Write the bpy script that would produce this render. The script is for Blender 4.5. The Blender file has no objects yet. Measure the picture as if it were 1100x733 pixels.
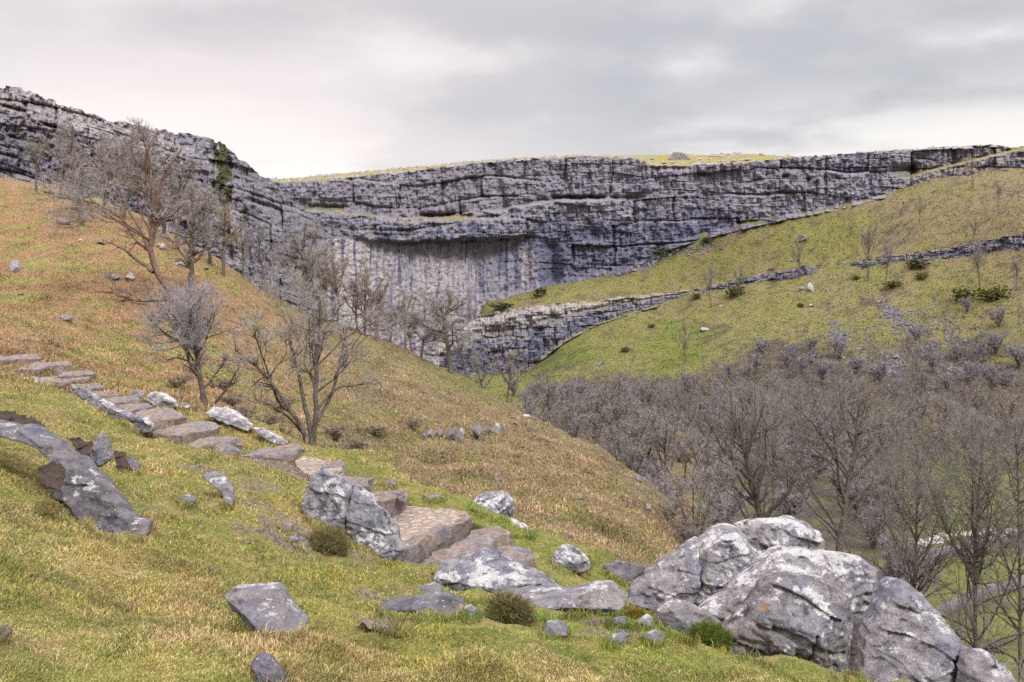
import bpy, bmesh, math, random
import numpy as np
from mathutils import Vector

R = math.radians
SC = bpy.context.scene
COL = SC.collection
F = 980.0            # focal length in photo pixels
CX, HR = 550.0, 330.0  # optical axis column, horizon row
rng = np.random.default_rng(7)
random.seed(7)

# ------------------------------------------------------------------ helpers
def pt(px, row, Y):
    return np.array([(px - CX) / F * Y, Y, (HR - row) / F * Y])

def tag(o, label=None, cat=None, group=None, kind=None):
    if label: o['label'] = label
    if cat: o['category'] = cat
    if group: o['group'] = group
    if kind: o['kind'] = kind
    return o

def link(o, parent=None):
    COL.objects.link(o)
    if parent is not None: o.parent = parent
    return o

def empty(name, loc=(0, 0, 0), rz=0.0):
    o = bpy.data.objects.new(name, None)
    o.location = loc; o.rotation_euler = (0, 0, rz)
    o.empty_display_size = 0.2
    return link(o)

def mesh_np(name, verts, polys, smooth=True):
    """polys: list of integer arrays (n,k)."""
    me = bpy.data.meshes.new(name)
    verts = np.asarray(verts, np.float32)
    me.vertices.add(len(verts)); me.vertices.foreach_set('co', verts.ravel())
    polys = [np.asarray(p, np.int32) for p in polys if len(p)]
    loops = np.concatenate([p.ravel() for p in polys])
    tot = np.concatenate([np.full(len(p), p.shape[1], np.int32) for p in polys])
    st = np.concatenate([[0], np.cumsum(tot)[:-1]]).astype(np.int32)
    me.loops.add(len(loops)); me.loops.foreach_set('vertex_index', loops)
    me.polygons.add(len(tot))
    me.polygons.foreach_set('loop_start', st)
    me.polygons.foreach_set('loop_total', tot)
    me.polygons.foreach_set('use_smooth', np.full(len(tot), smooth, bool))
    me.update(calc_edges=True); me.validate()
    return me

def obj(name, me, mat, parent=None, loc=None):
    o = bpy.data.objects.new(name, me)
    if mat is not None: me.materials.append(mat)
    if loc is not None: o.location = loc
    return link(o, parent)

def attr(me, name, arr):
    a = me.attributes.new(name, 'FLOAT', 'POINT')
    a.data.foreach_set('value', np.asarray(arr, np.float32).ravel())

def attr_col(me, name, arr):
    a = me.attributes.new(name, 'FLOAT_COLOR', 'POINT')
    c = np.ones((len(arr), 4), np.float32); c[:, :3] = arr
    a.data.foreach_set('color', c.ravel())

def grid_faces(nr, nc):
    i = np.arange(nr - 1)[:, None] * nc + np.arange(nc - 1)[None]
    i = i.ravel()
    return np.stack([i, i + 1, i + nc + 1, i + nc], 1)

def h1(*a):
    """hash of integer arrays -> [0,1)"""
    h = np.zeros(np.broadcast(*a).shape, np.uint32) + np.uint32(2166136261)
    for k, x in enumerate(a):
        x = np.asarray(x).astype(np.int64).astype(np.uint32)
        h = (h ^ (x * np.uint32(0x9E3779B1) + np.uint32(k * 77777))) * np.uint32(0x85EBCA6B)
        h ^= h >> np.uint32(13)
    h = h * np.uint32(0xC2B2AE35); h ^= h >> np.uint32(16)
    return (h & np.uint32(0xFFFFFF)) / float(0x1000000)

def vnoise(x, y, z=0.0, seed=0):
    x, y, z = np.broadcast_arrays(np.asarray(x, float), np.asarray(y, float), np.asarray(z, float))
    xi, yi, zi = np.floor(x), np.floor(y), np.floor(z)
    fx, fy, fz = x - xi, y - yi, z - zi
    s = lambda t: t * t * t * (t * (t * 6 - 15) + 10)
    u, v, w = s(fx), s(fy), s(fz)
    r = 0
    for dx in (0, 1):
        for dy in (0, 1):
            for dz in (0, 1):
                a, b, c = xi + dx, yi + dy, zi + dz
                g1 = h1(a, b, c, np.int64(seed)) * 2 - 1
                g2 = h1(a, b, c, np.int64(seed + 101)) * 2 - 1
                g3 = h1(a, b, c, np.int64(seed + 202)) * 2 - 1
                d = g1 * (fx - dx) + g2 * (fy - dy) + g3 * (fz - dz)
                r = r + d * (u if dx else 1 - u) * (v if dy else 1 - v) * (w if dz else 1 - w)
    return r * 1.3

def fbm(x, y, z=0.0, o=4, seed=0, gain=.5):
    r, a, f = 0, 1.0, 1.0
    for k in range(o):
        r = r + a * vnoise(np.asarray(x) * f, np.asarray(y) * f, np.asarray(z) * f, seed + k * 13)
        a *= gain; f *= 2.03
    return r

def sst(x, a, b):
    t = np.clip((np.asarray(x, float) - a) / (b - a), 0, 1)
    return t * t * (3 - 2 * t)

def gsm(a, sig, axis=0):
    n = int(sig * 3) + 1
    k = np.exp(-.5 * (np.arange(-n, n + 1) / sig) ** 2); k /= k.sum()
    p = [(0, 0)] * a.ndim; p[axis] = (n, n)
    ap = np.pad(a, p, mode='edge')
    return np.apply_along_axis(lambda v: np.convolve(v, k, 'valid'), axis, ap)

def LN(pts):
    P = np.array(pts, float)
    return lambda x: np.interp(x, P[:, 0], P[:, 1])

def inpoly(x, y, poly):
    x = np.asarray(x); y = np.asarray(y); ins = np.zeros(x.shape, bool)
    n = len(poly)
    for i in range(n):
        x1, y1 = poly[i]; x2, y2 = poly[(i + 1) % n]
        if y1 == y2: continue
        c = ((y1 > y) != (y2 > y)) & (x < (x2 - x1) * (y - y1) / (y2 - y1) + x1)
        ins ^= c
    return ins

def polydist(x, y, poly, closed=True):
    """distance and nearest point to polyline"""
    best = np.full(x.shape, 1e9); nx = x.copy(); ny = y.copy()
    n = len(poly)
    for i in range(n if closed else n - 1):
        x1, y1 = poly[i]; x2, y2 = poly[(i + 1) % n]
        dx, dy = x2 - x1, y2 - y1
        t = np.clip(((x - x1) * dx + (y - y1) * dy) / max(dx * dx + dy * dy, 1e-12), 0, 1)
        qx, qy = x1 + t * dx, y1 + t * dy
        d = np.hypot(x - qx, y - qy); m = d < best
        best = np.where(m, d, best); nx = np.where(m, qx, nx); ny = np.where(m, qy, ny)
    return best, nx, ny

# ------------------------------------------------------------------ materials
class NT:
    def __init__(s, name):
        s.m = bpy.data.materials.new(name); s.m.use_nodes = True
        s.t = s.m.node_tree; s.n = s.t.nodes; s.l = s.t.links
        s.b = s.n['Principled BSDF']
        s.b.inputs['Specular IOR Level'].default_value = .25
        s.b.inputs['Roughness'].default_value = .9
        s._co = None
    def new(s, ty, **kw):
        n = s.n.new(ty)
        for k, v in kw.items(): setattr(n, k, v)
        return n
    def put(s, sock, v):
        if isinstance(v, bpy.types.NodeSocket): s.l.new(v, sock)
        else:
            if sock.type == 'RGBA' and len(v) == 3: v = (*v, 1)
            sock.default_value = v
    def co(s, scale=(1, 1, 1), loc=(0, 0, 0), geo=False):
        if s._co is None:
            s._co = s.new('ShaderNodeTexCoord').outputs['Object']
        mp = s.new('ShaderNodeMapping')
        s.put(mp.inputs['Vector'], s._co)
        mp.inputs['Scale'].default_value = scale; mp.inputs['Location'].default_value = loc
        return mp.outputs[0]
    def noise(s, scale, detail=4, vec=None, rough=.55, dist=0.0):
        n = s.new('ShaderNodeTexNoise')
        s.put(n.inputs['Vector'], vec if vec is not None else s.co())
        n.inputs['Scale'].default_value = scale; n.inputs['Detail'].default_value = detail
        n.inputs['Roughness'].default_value = rough; n.inputs['Distortion'].default_value = dist
        return n.outputs['Fac']
    def vor(s, scale, vec=None, feature='F1', out='Distance', rnd=1.0):
        n = s.new('ShaderNodeTexVoronoi'); n.feature = feature
        s.put(n.inputs['Vector'], vec if vec is not None else s.co())
        n.inputs['Scale'].default_value = scale; n.inputs['Randomness'].default_value = rnd
        return n.outputs[out]
    def ramp(s, v, a, b, c0=0.0, c1=1.0):
        n = s.new('ShaderNodeMapRange'); n.interpolation_type = 'SMOOTHSTEP'
        s.put(n.inputs[0], v)
        for i, q in zip((1, 2, 3, 4), (a, b, c0, c1)): n.inputs[i].default_value = q
        return n.outputs[0]
    def mix(s, f, a, b):
        n = s.new('ShaderNodeMix'); n.data_type = 'RGBA'
        s.put(n.inputs[0], f); s.put(n.inputs[6], a); s.put(n.inputs[7], b)
        return n.outputs[2]
    def math(s, op, a, b=0.0):
        n = s.new('ShaderNodeMath'); n.operation = op
        s.put(n.inputs[0], a); s.put(n.inputs[1], b)
        return n.outputs[0]
    def at(s, name, out='Fac'):
        n = s.new('ShaderNodeAttribute'); n.attribute_name = name
        return n.outputs[out]
    def up(s):
        g = s.new('ShaderNodeNewGeometry'); x = s.new('ShaderNodeSeparateXYZ')
        s.l.new(g.outputs['Normal'], x.inputs[0]); return x.outputs[2]
    def bump(s, h, strength, dist):
        n = s.new('ShaderNodeBump'); n.inputs['Strength'].default_value = strength
        n.inputs['Distance'].default_value = dist
        s.put(n.inputs['Height'], h); s.l.new(n.outputs[0], s.b.inputs['Normal'])
    def col(s, c): s.put(s.b.inputs['Base Color'], c); return s.m

def mat_terrain():
    t = NT('turf')
    n1 = t.noise(.35, 6); n2 = t.noise(2.2, 6); n3 = t.noise(14, 5, rough=.65); n4 = t.noise(.06, 5)
    green = t.mix(t.ramp(n3, .35, .65), (.105, .130, .026), (.205, .215, .050))
    yel = t.mix(t.ramp(n3, .35, .65), (.20, .165, .055), (.33, .27, .10))
    org = t.mix(t.ramp(n3, .35, .68), (.150, .085, .044), (.345, .215, .110))
    c = t.mix(t.ramp(n2, .38, .62), green, t.mix(t.at('tan'), yel, t.mix(t.ramp(n3, .35, .65), (.095, .080, .032), (.17, .145, .06))))
    om = t.math('ADD', t.at('orange'), t.math('MULTIPLY', t.math('SUBTRACT', n1, .5), 1.3))
    om = t.math('ADD', om, t.math('MULTIPLY', t.math('SUBTRACT', n2, .5), .9))
    org = t.mix(t.at('tan'), org, t.mix(t.ramp(n3, .35, .68), (.112, .088, .050), (.255, .195, .110)))
    c = t.mix(t.ramp(om, .32, .68), c, org)
    gm = t.math('ADD', t.at('green'), t.math('MULTIPLY', t.math('SUBTRACT', n2, .5), .8))
    gm = t.math('ADD', gm, t.math('MULTIPLY', t.math('SUBTRACT', n4, .5), .8))
    c = t.mix(t.ramp(gm, .4, .75), c, t.mix(t.ramp(n3, .35, .65), (.060, .100, .012), (.150, .175, .026)))
    dk = t.math('ADD', t.at('scrub'), t.math('MULTIPLY', t.math('SUBTRACT', n1, .5), .9))
    c = t.mix(t.ramp(dk, .35, .7), c, t.mix(t.ramp(n2, .35, .65), (.045, .040, .035), (.10, .085, .075)))
    pt2 = t.noise(.22, 6, vec=t.co(loc=(1, 5, 0)), rough=.6)
    c = t.mix(t.math('MULTIPLY', t.math('MULTIPLY', t.ramp(pt2, .50, .66), .65), t.at('tan')), c, (.072, .062, .036))
    pt_ = t.noise(.9, 6, vec=t.co(loc=(7, 3, 0)), rough=.65)
    c = t.mix(t.math('MULTIPLY', t.ramp(pt_, .52, .72), .6), c, (.075, .060, .035))
    soil = t.mix(t.ramp(n3, .4, .6), (.10, .075, .055), (.26, .20, .16))
    so = t.math('ADD', t.at('bare'), t.math('MULTIPLY', t.math('SUBTRACT', n3, .5), .7))
    c = t.mix(t.ramp(so, .4, .65), c, soil)
    t.bump(t.math('ADD', n3, t.math('MULTIPLY', n2, 2.0)), .8, .25)
    return t.col(c)

def mat_cliff(name='cliff_limestone', sc=1.0):
    t = NT(name)
    blot = t.noise(.11 * sc, 6, rough=.6)
    str1 = t.noise(1.0, 5, vec=t.co((.55 * sc, .55 * sc, .035 * sc)), rough=.6)
    str2 = t.noise(1.0, 4, vec=t.co((1.7 * sc, 1.7 * sc, .12 * sc)), rough=.6)
    fine = t.noise(1.1 * sc, 8, rough=.75)
    bed = t.noise(1.0, 5, vec=t.co((.06 * sc, .06 * sc, .9 * sc)), rough=.65)
    c = t.mix(t.ramp(fine, .22, .78), (.128, .122, .158), (.262, .248, .295))
    c = t.mix(t.math('MULTIPLY', t.ramp(bed, .56, .74), .3), c, (.12, .11, .125))
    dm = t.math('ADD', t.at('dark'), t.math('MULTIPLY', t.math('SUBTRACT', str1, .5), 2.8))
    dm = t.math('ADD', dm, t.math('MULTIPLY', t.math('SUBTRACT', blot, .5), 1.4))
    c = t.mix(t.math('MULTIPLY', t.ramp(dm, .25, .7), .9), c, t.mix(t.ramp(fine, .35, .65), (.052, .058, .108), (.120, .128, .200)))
    pm = t.math('ADD', t.at('pale'), t.math('MULTIPLY', t.math('SUBTRACT', str2, .5), 1.8))
    pm = t.math('ADD', pm, t.math('MULTIPLY', t.math('SUBTRACT', str1, .5), 1.3))
    c = t.mix(t.math('MULTIPLY', t.ramp(pm, .35, .85), .85), c, t.mix(t.ramp(fine, .3, .7), (.27, .24, .255), (.46, .425, .435)))
    mm = t.math('ADD', t.at('moss'), t.math('MULTIPLY', t.math('SUBTRACT', str1, .5), 1.2))
    c = t.mix(t.ramp(mm, .35, .75), c, t.mix(t.ramp(fine, .35, .65), (.026, .034, .013), (.075, .080, .032)))
    u = t.math('ADD', t.up(), t.math('MULTIPLY', t.math('SUBTRACT', fine, .5), .7))
    c = t.mix(t.math('MULTIPLY', t.ramp(u, .62, .85), t.at('ledgegrass')), c, t.mix(t.ramp(blot, .4, .6), (.13, .13, .035), (.23, .18, .07)))
    t.bump(t.math('ADD', fine, t.math('MULTIPLY', bed, .4)), .7, .8 / sc)
    return t.col(c)

def mat_rock(name, base0, base1, lichen=.5, dark=.5, moss=0.0, orange=.0, sc=1.0, brown=0.0):
    t = NT(name)
    n1 = t.noise(1.7 * sc, 6, rough=.6); n2 = t.noise(7 * sc, 6, rough=.65); n3 = t.noise(30 * sc, 5, rough=.7)
    lo = t.math('ADD', t.math('MULTIPLY', t.noise(2.4 * sc, 6, vec=t.co(loc=(5, 3, 1)), rough=.65, dist=.4), .55), t.math('MULTIPLY', t.noise(9 * sc, 6, vec=t.co(loc=(8, 2, 1)), rough=.7), .45))
    c = t.mix(t.ramp(n2, .35, .65), base0, base1)
    c = t.mix(t.math('MULTIPLY', t.ramp(n3, .5, .72), .5), c, (.05, .05, .06))
    bl = t.noise(1.3 * sc, 5, vec=t.co(loc=(9, 9, 9)))
    c = t.mix(t.math('MULTIPLY', t.ramp(bl, .45, .62), .55), c, t.mix(t.ramp(n2, .3, .7), (.10, .11, .17), (.22, .23, .30)))
    if brown: c = t.mix(t.math('MULTIPLY', t.ramp(n1, .42, .62), brown), c, (.16, .11, .085))
    if dark:
        d = t.noise(4.5 * sc, 6, vec=t.co(loc=(2, 7, 4)), rough=.7)
        c = t.mix(t.math('MULTIPLY', t.ramp(d, .56, .66), dark), c, (.035, .033, .040))
    if lichen:
        u = t.ramp(t.up(), -.3, .9, -.05, .05)
        lf = t.ramp(t.math('ADD', lo, u), .625 - .085 * lichen, .665 - .085 * lichen)
        lf = t.math('MULTIPLY', lf, t.ramp(n3, .2, .55, .35, .95))
        c = t.mix(lf, c, t.mix(t.ramp(n2, .35, .65), (.40, .40, .42), (.60, .60, .61)))
        sp = t.vor(22 * sc); sp2 = t.noise(5 * sc, 3, vec=t.co(loc=(1, 1, 8)))
        sf = t.math('MULTIPLY', t.ramp(sp, .18, .10), t.ramp(sp2, .5, .56))
        c = t.mix(t.math('MULTIPLY', sf, .8), c, (.55, .55, .56))
    if orange:
        ov = t.vor(5.5 * sc, vec=t.co(loc=(3, 2, 6))); oh = t.vor(5.5 * sc, vec=t.co(loc=(3, 2, 6)), out='Color')
        sp = t.new('ShaderNodeSeparateColor'); t.l.new(oh, sp.inputs[0])
        rad = t.math('ADD', ov, t.math('MULTIPLY', t.math('SUBTRACT', n2, .5), .9))
        of = t.math('MULTIPLY', t.ramp(rad, .26, .12), t.ramp(sp.outputs[0], 1 - orange, 1 - orange + .02))
        c = t.mix(t.math('MULTIPLY', of, t.ramp(n3, .3, .5)), c, (.34, .19, .07))
    if moss:
        mf = t.ramp(t.math('ADD', t.noise(2.2 * sc, 5, vec=t.co(loc=(4, 4, 2))), t.math('MULTIPLY', t.up(), .12)), .74 - .2 * moss, .80 - .2 * moss)
        c = t.mix(mf, c, t.mix(t.ramp(n3, .3, .7), (.05, .06, .01), (.16, .15, .03)))
    t.bump(t.math('ADD', t.math('MULTIPLY', n2, 1.6), n3), 1.0, .06 / sc)
    return t.col(c)

def mat_flat(name, c0, c1, scale=6, bump=.4, dist=.01, rough=.9):
    t = NT(name); n = t.noise(scale, 5, rough=.65)
    t.b.inputs['Roughness'].default_value = rough
    if bump: t.bump(n, bump, dist)
    return t.col(t.mix(t.ramp(n, .35, .65), c0, c1))

def mat_blade():
    t = NT('grass_blades')
    c = t.at('tint', 'Color')
    t.b.inputs['Roughness'].default_value = .75
    # leaves let some light through
    tr = t.new('ShaderNodeBsdfTranslucent'); t.put(tr.inputs[0], c)
    mx = t.new('ShaderNodeMixShader'); mx.inputs[0].default_value = .3
    t.l.new(t.b.outputs[0], mx.inputs[1]); t.l.new(tr.outputs[0], mx.inputs[2])
    t.l.new(mx.outputs[0], t.n['Material Output'].inputs[0])
    return t.col(c)

def mat_paving():
    t = NT('pitched_paving')
    v = t.co((1, 1, 1)); nz = t.noise(3, 3)
    mp = t.co((6, 10, 6))
    d = t.vor(1.0, vec=mp, feature='DISTANCE_TO_EDGE'); cc = t.vor(1.0, vec=mp, out='Color')
    sp = t.new('ShaderNodeSeparateColor'); t.l.new(cc, sp.inputs[0])
    n3 = t.noise(40, 5)
    c = t.mix(sp.outputs[0], (.24, .185, .155), (.33, .275, .245))
    c = t.mix(t.math('MULTIPLY', t.ramp(n3, .4, .7), .35), c, (.14, .12, .11))
    c = t.mix(t.math('MULTIPLY', t.ramp(d, .02, .10, 1, 0), .75), c, (.15, .118, .10))
    h = t.math('ADD', t.math('MULTIPLY', t.ramp(d, 0, .22), 1.0), t.math('MULTIPLY', n3, .25))
    t.bump(h, .9, .03)
    return t.col(c)

M = {}
M['turf'] = mat_terrain()
M['cliff'] = mat_cliff()
M['band'] = mat_cliff('ledge_limestone', 1.8)
M['rock'] = mat_rock('weathered_limestone', (.17, .155, .165), (.30, .275, .28), lichen=.55, dark=.75, orange=0.0)
M['pale'] = mat_rock('lichened_limestone', (.158, .150, .163), (.335, .318, .332), lichen=1.05, dark=.9, orange=.07, sc=1.25)
M['grey'] = mat_rock('grey_brown_limestone', (.122, .115, .125), (.275, .258, .268), lichen=.68, dark=.9, orange=.10, sc=1.25, brown=.08)
M['mauve'] = mat_rock('mauve_limestone', (.150, .143, .162), (.305, .290, .315), lichen=.55, dark=.8, sc=1.3)
M['slate'] = mat_rock('smooth_slate_grey_limestone', (.088, .085, .100), (.20, .19, .212), lichen=.3, dark=.6, brown=.15)
M['dark'] = mat_rock('dark_limestone', (.075, .066, .074), (.20, .175, .178), lichen=.3, dark=.7, brown=.35)
M['blue'] = mat_rock('blue_limestone', (.115, .118, .145), (.30, .29, .315), lichen=.75, dark=.9, sc=1.2)
M['white'] = mat_rock('white_limestone', (.25, .24, .245), (.42, .40, .405), lichen=1.0, dark=.7, sc=1.5)
M['step'] = mat_rock('worn_stone', (.165, .130, .113), (.32, .262, .232), lichen=0, dark=.45, brown=.4, sc=1.6)
M['paving'] = mat_paving()
M['soil'] = mat_flat('exposed_soil', (.014, .010, .008), (.048, .030, .022), 9, 1.0, .06)
M['bark'] = mat_flat('bark', (.050, .042, .036), (.125, .105, .090), 7, .6, .02)
M['bark_red'] = mat_flat('reddish_bark', (.075, .048, .038), (.165, .110, .090), 6, .6, .02)
M['twig'] = mat_flat('grey_twigs', (.185, .168, .160), (.335, .305, .292), 3, 0)
M['twig_dark'] = mat_flat('brown_twigs', (.105, .098, .094), (.215, .203, .195), 3, 0)
M['twig_mauve'] = mat_flat('mauve_twigs', (.185, .172, .190), (.33, .31, .34), 3, 0)
M['twig_tan'] = mat_flat('tan_twigs', (.21, .180, .130), (.37, .32, .24), 3, 0)
M['brown_twig'] = mat_flat('brown_stems', (.20, .155, .11), (.36, .29, .215), 3, 0)
M['moss_bark'] = mat_flat('mossy_bark', (.05, .055, .02), (.13, .14, .035), 6, .5, .02)
M['post'] = mat_flat('old_timber', (.10, .075, .055), (.22, .17, .13), 14, .5, .01)
M['blade'] = mat_blade()
M['moss'] = mat_flat('cushion_moss', (.06, .07, .008), (.20, .19, .022), 26, 1.0, .03)
M['track'] = mat_flat('pale_track', (.28, .26, .24), (.42, .39, .37), 2, .3, .02)
M['wall'] = mat_rock('wall_stone', (.10, .095, .09), (.21, .195, .185), lichen=.0, dark=.7, sc=2)
M['scree'] = mat_flat('dark_scree', (.060, .058, .075), (.17, .165, .195), 1.5, .6, .1)
M['evergreen'] = mat_flat('dark_leaves', (.030, .036, .018), (.085, .090, .042), 2, 0)

# ------------------------------------------------------------------ terrain
# feature lines from near to far: (column, row, distance)
LINES = [
 [(-400,1300,1.0),(0,1590,1.0),(550,1900,1.0),(1100,2050,1.0),(1500,2080,1.0)],
 [(-400,720,3.0),(0,733,3.2),(300,733,3.7),(550,733,4.2),(800,733,5.4),(1100,760,6.0),(1500,800,6.0)],
 [(-400,620,4.4),(0,645,4.4),(300,655,5.7),(550,652,7.6),(650,662,8.0),(750,690,7.6),(850,728,7.0),(1000,760,6.8),(1100,790,6.5),(1500,850,6.5)],
 [(-400,520,7),(0,560,6.6),(100,572,7.0),(200,572,7.8),(300,585,8.6),(400,603,9.9),(500,614,11.0),(600,628,11.0),(700,655,10.2),(800,692,9.3),(900,735,8.8),(1100,810,8.3),(1500,920,8)],
 [(-400,395,15),(0,462,11.5),(60,462,13),(120,488,12.6),(200,497,13),(300,515,13.2),(340,560,11),(400,585,11.2),(460,600,11.8),(530,605,12.2),(620,622,12.6),(700,645,12.1),(800,695,11.0),(900,745,10.3),(1100,830,9.5),(1500,950,9)],
 [(-400,335,24),(0,396,22.6),(50,404,22),(100,424,20.2),(160,452,18.2),(200,463,17.4),(270,487,16.3),(330,499,16.0),(400,534,14.6),(460,570,13.4),(530,590,13.0),(620,612,13.4),(700,638,12.8),(800,695,11.6),(900,750,10.9),(1100,840,10),(1500,970,9.5)],
 [(-400,310,28),(0,373,25),(50,384,24.2),(100,403,23),(150,419,21.6),(200,434,20.4),(235,441,19.8),(270,457,19),(320,479,17.8),(370,489,17.0),(400,500,16.4),(450,523,15.6),(500,544,14.8),(560,570,14.2),(600,582,14.2),(640,595,14.2),(700,628,13.5),(800,700,12.2),(900,755,11.4),(1100,850,10.5),(1500,990,10)],
 [(-400,316,33),(0,380,31),(100,411,30),(200,450,28),(270,482,27),(330,512,25.5),(400,530,24),(450,548,22),(560,592,19),(650,625,18),(700,650,19),(740,690,19),(800,750,18),(900,810,17),(1100,910,15),(1500,1000,15)],
 [(-400,270,60),(0,332,54),(100,352,51),(200,392,46),(270,432,42),(330,466,39),(390,492,36),(450,518,32),(560,548,27),(650,583,24.5),(700,612,24),(735,660,25),(800,770,26),(900,860,25),(1100,950,24),(1500,1020,24)],
 [(-400,130,150),(0,193,138),(60,203,132),(100,214,128),(150,235,122),(200,262,116),(240,286,110),(280,312,104),(330,338,97),(370,352,92),(410,366,87),(450,384,82),(500,410,75),(550,438,69),(600,462,63),(640,482,57),(680,508,50),(705,526,46),(725,548,41),(740,575,38),(752,605,36),(800,760,36),(900,850,35),(1100,900,34),(1500,950,34)],
 [(-400,131,155),(0,196,152),(100,218,142),(200,267,134),(240,300,135),(280,345,125),(330,385,122),(370,420,118),(450,480,108),(550,530,96),(640,572,84),(700,592,77),(740,610,72),(800,650,64),(900,680,59),(1100,700,54),(1500,720,52)],
 [(-400,131,200),(0,200,200),(200,300,190),(300,400,180),(370,452,166),(450,462,158),(550,462,157),(700,462,153),(800,470,145),(900,480,136),(1000,492,124),(1100,502,117),(1500,520,110)],
 [(-400,135,230),(0,230,230),(200,330,230),(300,400,235),(370,412,242),(450,409,250),(545,406,262),(600,420,225),(640,428,208),(700,440,185),(800,452,165),(900,455,158),(1000,460,150),(1100,462,145),(1500,470,135)],
 [(-400,140,250),(0,240,250),(200,340,250),(370,408,262),(450,405,268),(530,404,267),(560,402,267),(575,392,266),(600,368,267),(630,352,271),(660,340,275),(700,329,279),(730,320,281),(800,306,271),(900,291,256),(1000,276,236),(1100,264,216),(1500,230,185)],
 [(-400,145,265),(0,250,265),(200,350,265),(370,404,280),(450,402,285),(502,400,287),(516,339,286),(560,330,277),(600,326,274),(650,321,281),(730,312,286),(800,299,276),(900,284,260),(1000,266,239.5),(1100,250,219),(1500,215,188)],
 [(-400,150,300),(0,260,300),(200,360,300),(370,400,300),(450,398,303),(500,397,306),(515,323,306),(555,317,305),(610,304,303),(650,295,303),(680,288,301),(720,263,300),(760,251,298),(800,241,293),(840,233,290),(900,221,286),(985,200,278),(1035,188,273),(1100,181,265),(1500,120,235)],
 [(-400,150,330),(0,260,330),(200,360,330),(370,398,325),(500,395,325),(515,318,325),(610,300,325),(720,258,322),(840,228,310),(985,196,298),(1100,177,285),(1500,117,255)],
]
PXS = np.concatenate([np.arange(-700, -30, 14), np.arange(-30, 1132, 3), np.arange(1132, 1800, 14)]).astype(float)
YS = np.exp(np.concatenate([np.linspace(np.log(1.0), np.log(3.0), 40)[:-1],
                            np.linspace(np.log(3.0), np.log(30), 330)[:-1],
                            np.linspace(np.log(30), np.log(150), 210)[:-1],
                            np.linspace(np.log(150), np.log(330), 120)]))
PU = np.arange(-700, 1801, 3.0)       # uniform columns for smoothing the lines
ZK = []; YK = []
for k, L in enumerate(LINES):
    A = np.array(L, float)
    row = np.interp(PU, A[:, 0], A[:, 1]); y = np.interp(PU, A[:, 0], A[:, 2])
    sg = 4.0 if k in (8, 9) else (2.0 if k >= 13 else 3.0)
    row = gsm(row, sg); y = gsm(y, sg)
    ZK.append((HR - row) / F * y); YK.append(y)
ZK = np.array(ZK); YK = np.array(YK)
for k in range(1, len(YK)): YK[k] = np.maximum(YK[k], YK[k - 1] * 1.012)
LY = np.log(YK)

def pchip(x, y, q):
    h = np.diff(x); d = np.diff(y) / h
    m = np.zeros_like(y)
    s = d[:-1] * d[1:] > 0
    w1 = 2 * h[1:] + h[:-1]; w2 = h[1:] + 2 * h[:-1]
    with np.errstate(divide='ignore', invalid='ignore'):
        mm = (w1 + w2) / (w1 / d[:-1] + w2 / d[1:])
    m[1:-1] = np.where(s, mm, 0); m[0] = d[0]; m[-1] = d[-1]
    i = np.clip(np.searchsorted(x, q) - 1, 0, len(x) - 2)
    t = np.clip((q - x[i]) / h[i], 0, 1)
    return ((2*t**3-3*t**2+1)*y[i] + (t**3-2*t**2+t)*h[i]*m[i] + (-2*t**3+3*t**2)*y[i+1] + (t**3-t**2)*h[i]*m[i+1])

ZU = np.array([pchip(LY[:, c], ZK[:, c], np.log(YS)) for c in range(len(PU))]).T   # (rows, PU)
ZG = np.array([np.interp(PXS, PU, r) for r in ZU])
PG, YG = np.meshgrid(PXS, YS)
XG = (PG - CX) / F * YG
# relief: turf hummocks near, tussocks and terracettes further off
near = sst(YG, 1.5, 4) * (1 - sst(YG, 16, 30))
mid = sst(YG, 20, 34) * (1 - sst(YG, 150, 190))
far = sst(YG, 150, 190)
ZG += near * (.135 * fbm(XG * .9, YG * .9, 0, 3, 3) + .055 * fbm(XG * 2.8, YG * 2.8, 0, 4, 5) + .03 * sst(fbm(XG * 2.1, YG * 2.1, 0, 2, 6), .0, .3))
ZG += mid * (.38 * fbm(XG * .22, YG * .22, 0, 3, 11) + .24 * fbm(XG * 1.0, YG * 1.0, 0, 3, 12))
ZG += mid * .10 * np.abs(np.sin(ZG * 3.1 + 3 * vnoise(XG * .1, YG * .1, 0, 14)))
ZG += far * (1.1 * fbm(XG * .06, YG * .06, 0, 3, 21) + .6 * fbm(XG * .3, YG * .3, 0, 3, 22))
ZG += far * .35 * np.abs(np.sin(ZG * 1.1 + 4 * vnoise(XG * .04, YG * .04, 0, 24)))

def gz(x, y):
    """terrain height"""
    x = np.asarray(x, float); y = np.asarray(y, float)
    px = np.clip(x / y * F + CX, PXS[0], PXS[-1] - 1e-6)
    fi = np.interp(px, PXS, np.arange(len(PXS))); fj = np.interp(np.log(y), np.log(YS), np.arange(len(YS)))
    i = np.minimum(fi.astype(int), len(PXS) - 2); j = np.minimum(fj.astype(int), len(YS) - 2)
    u = fi - i; v = fj - j
    return (ZG[j, i]*(1-u)*(1-v) + ZG[j, i+1]*u*(1-v) + ZG[j+1, i]*(1-u)*v + ZG[j+1, i+1]*u*v)

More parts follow.
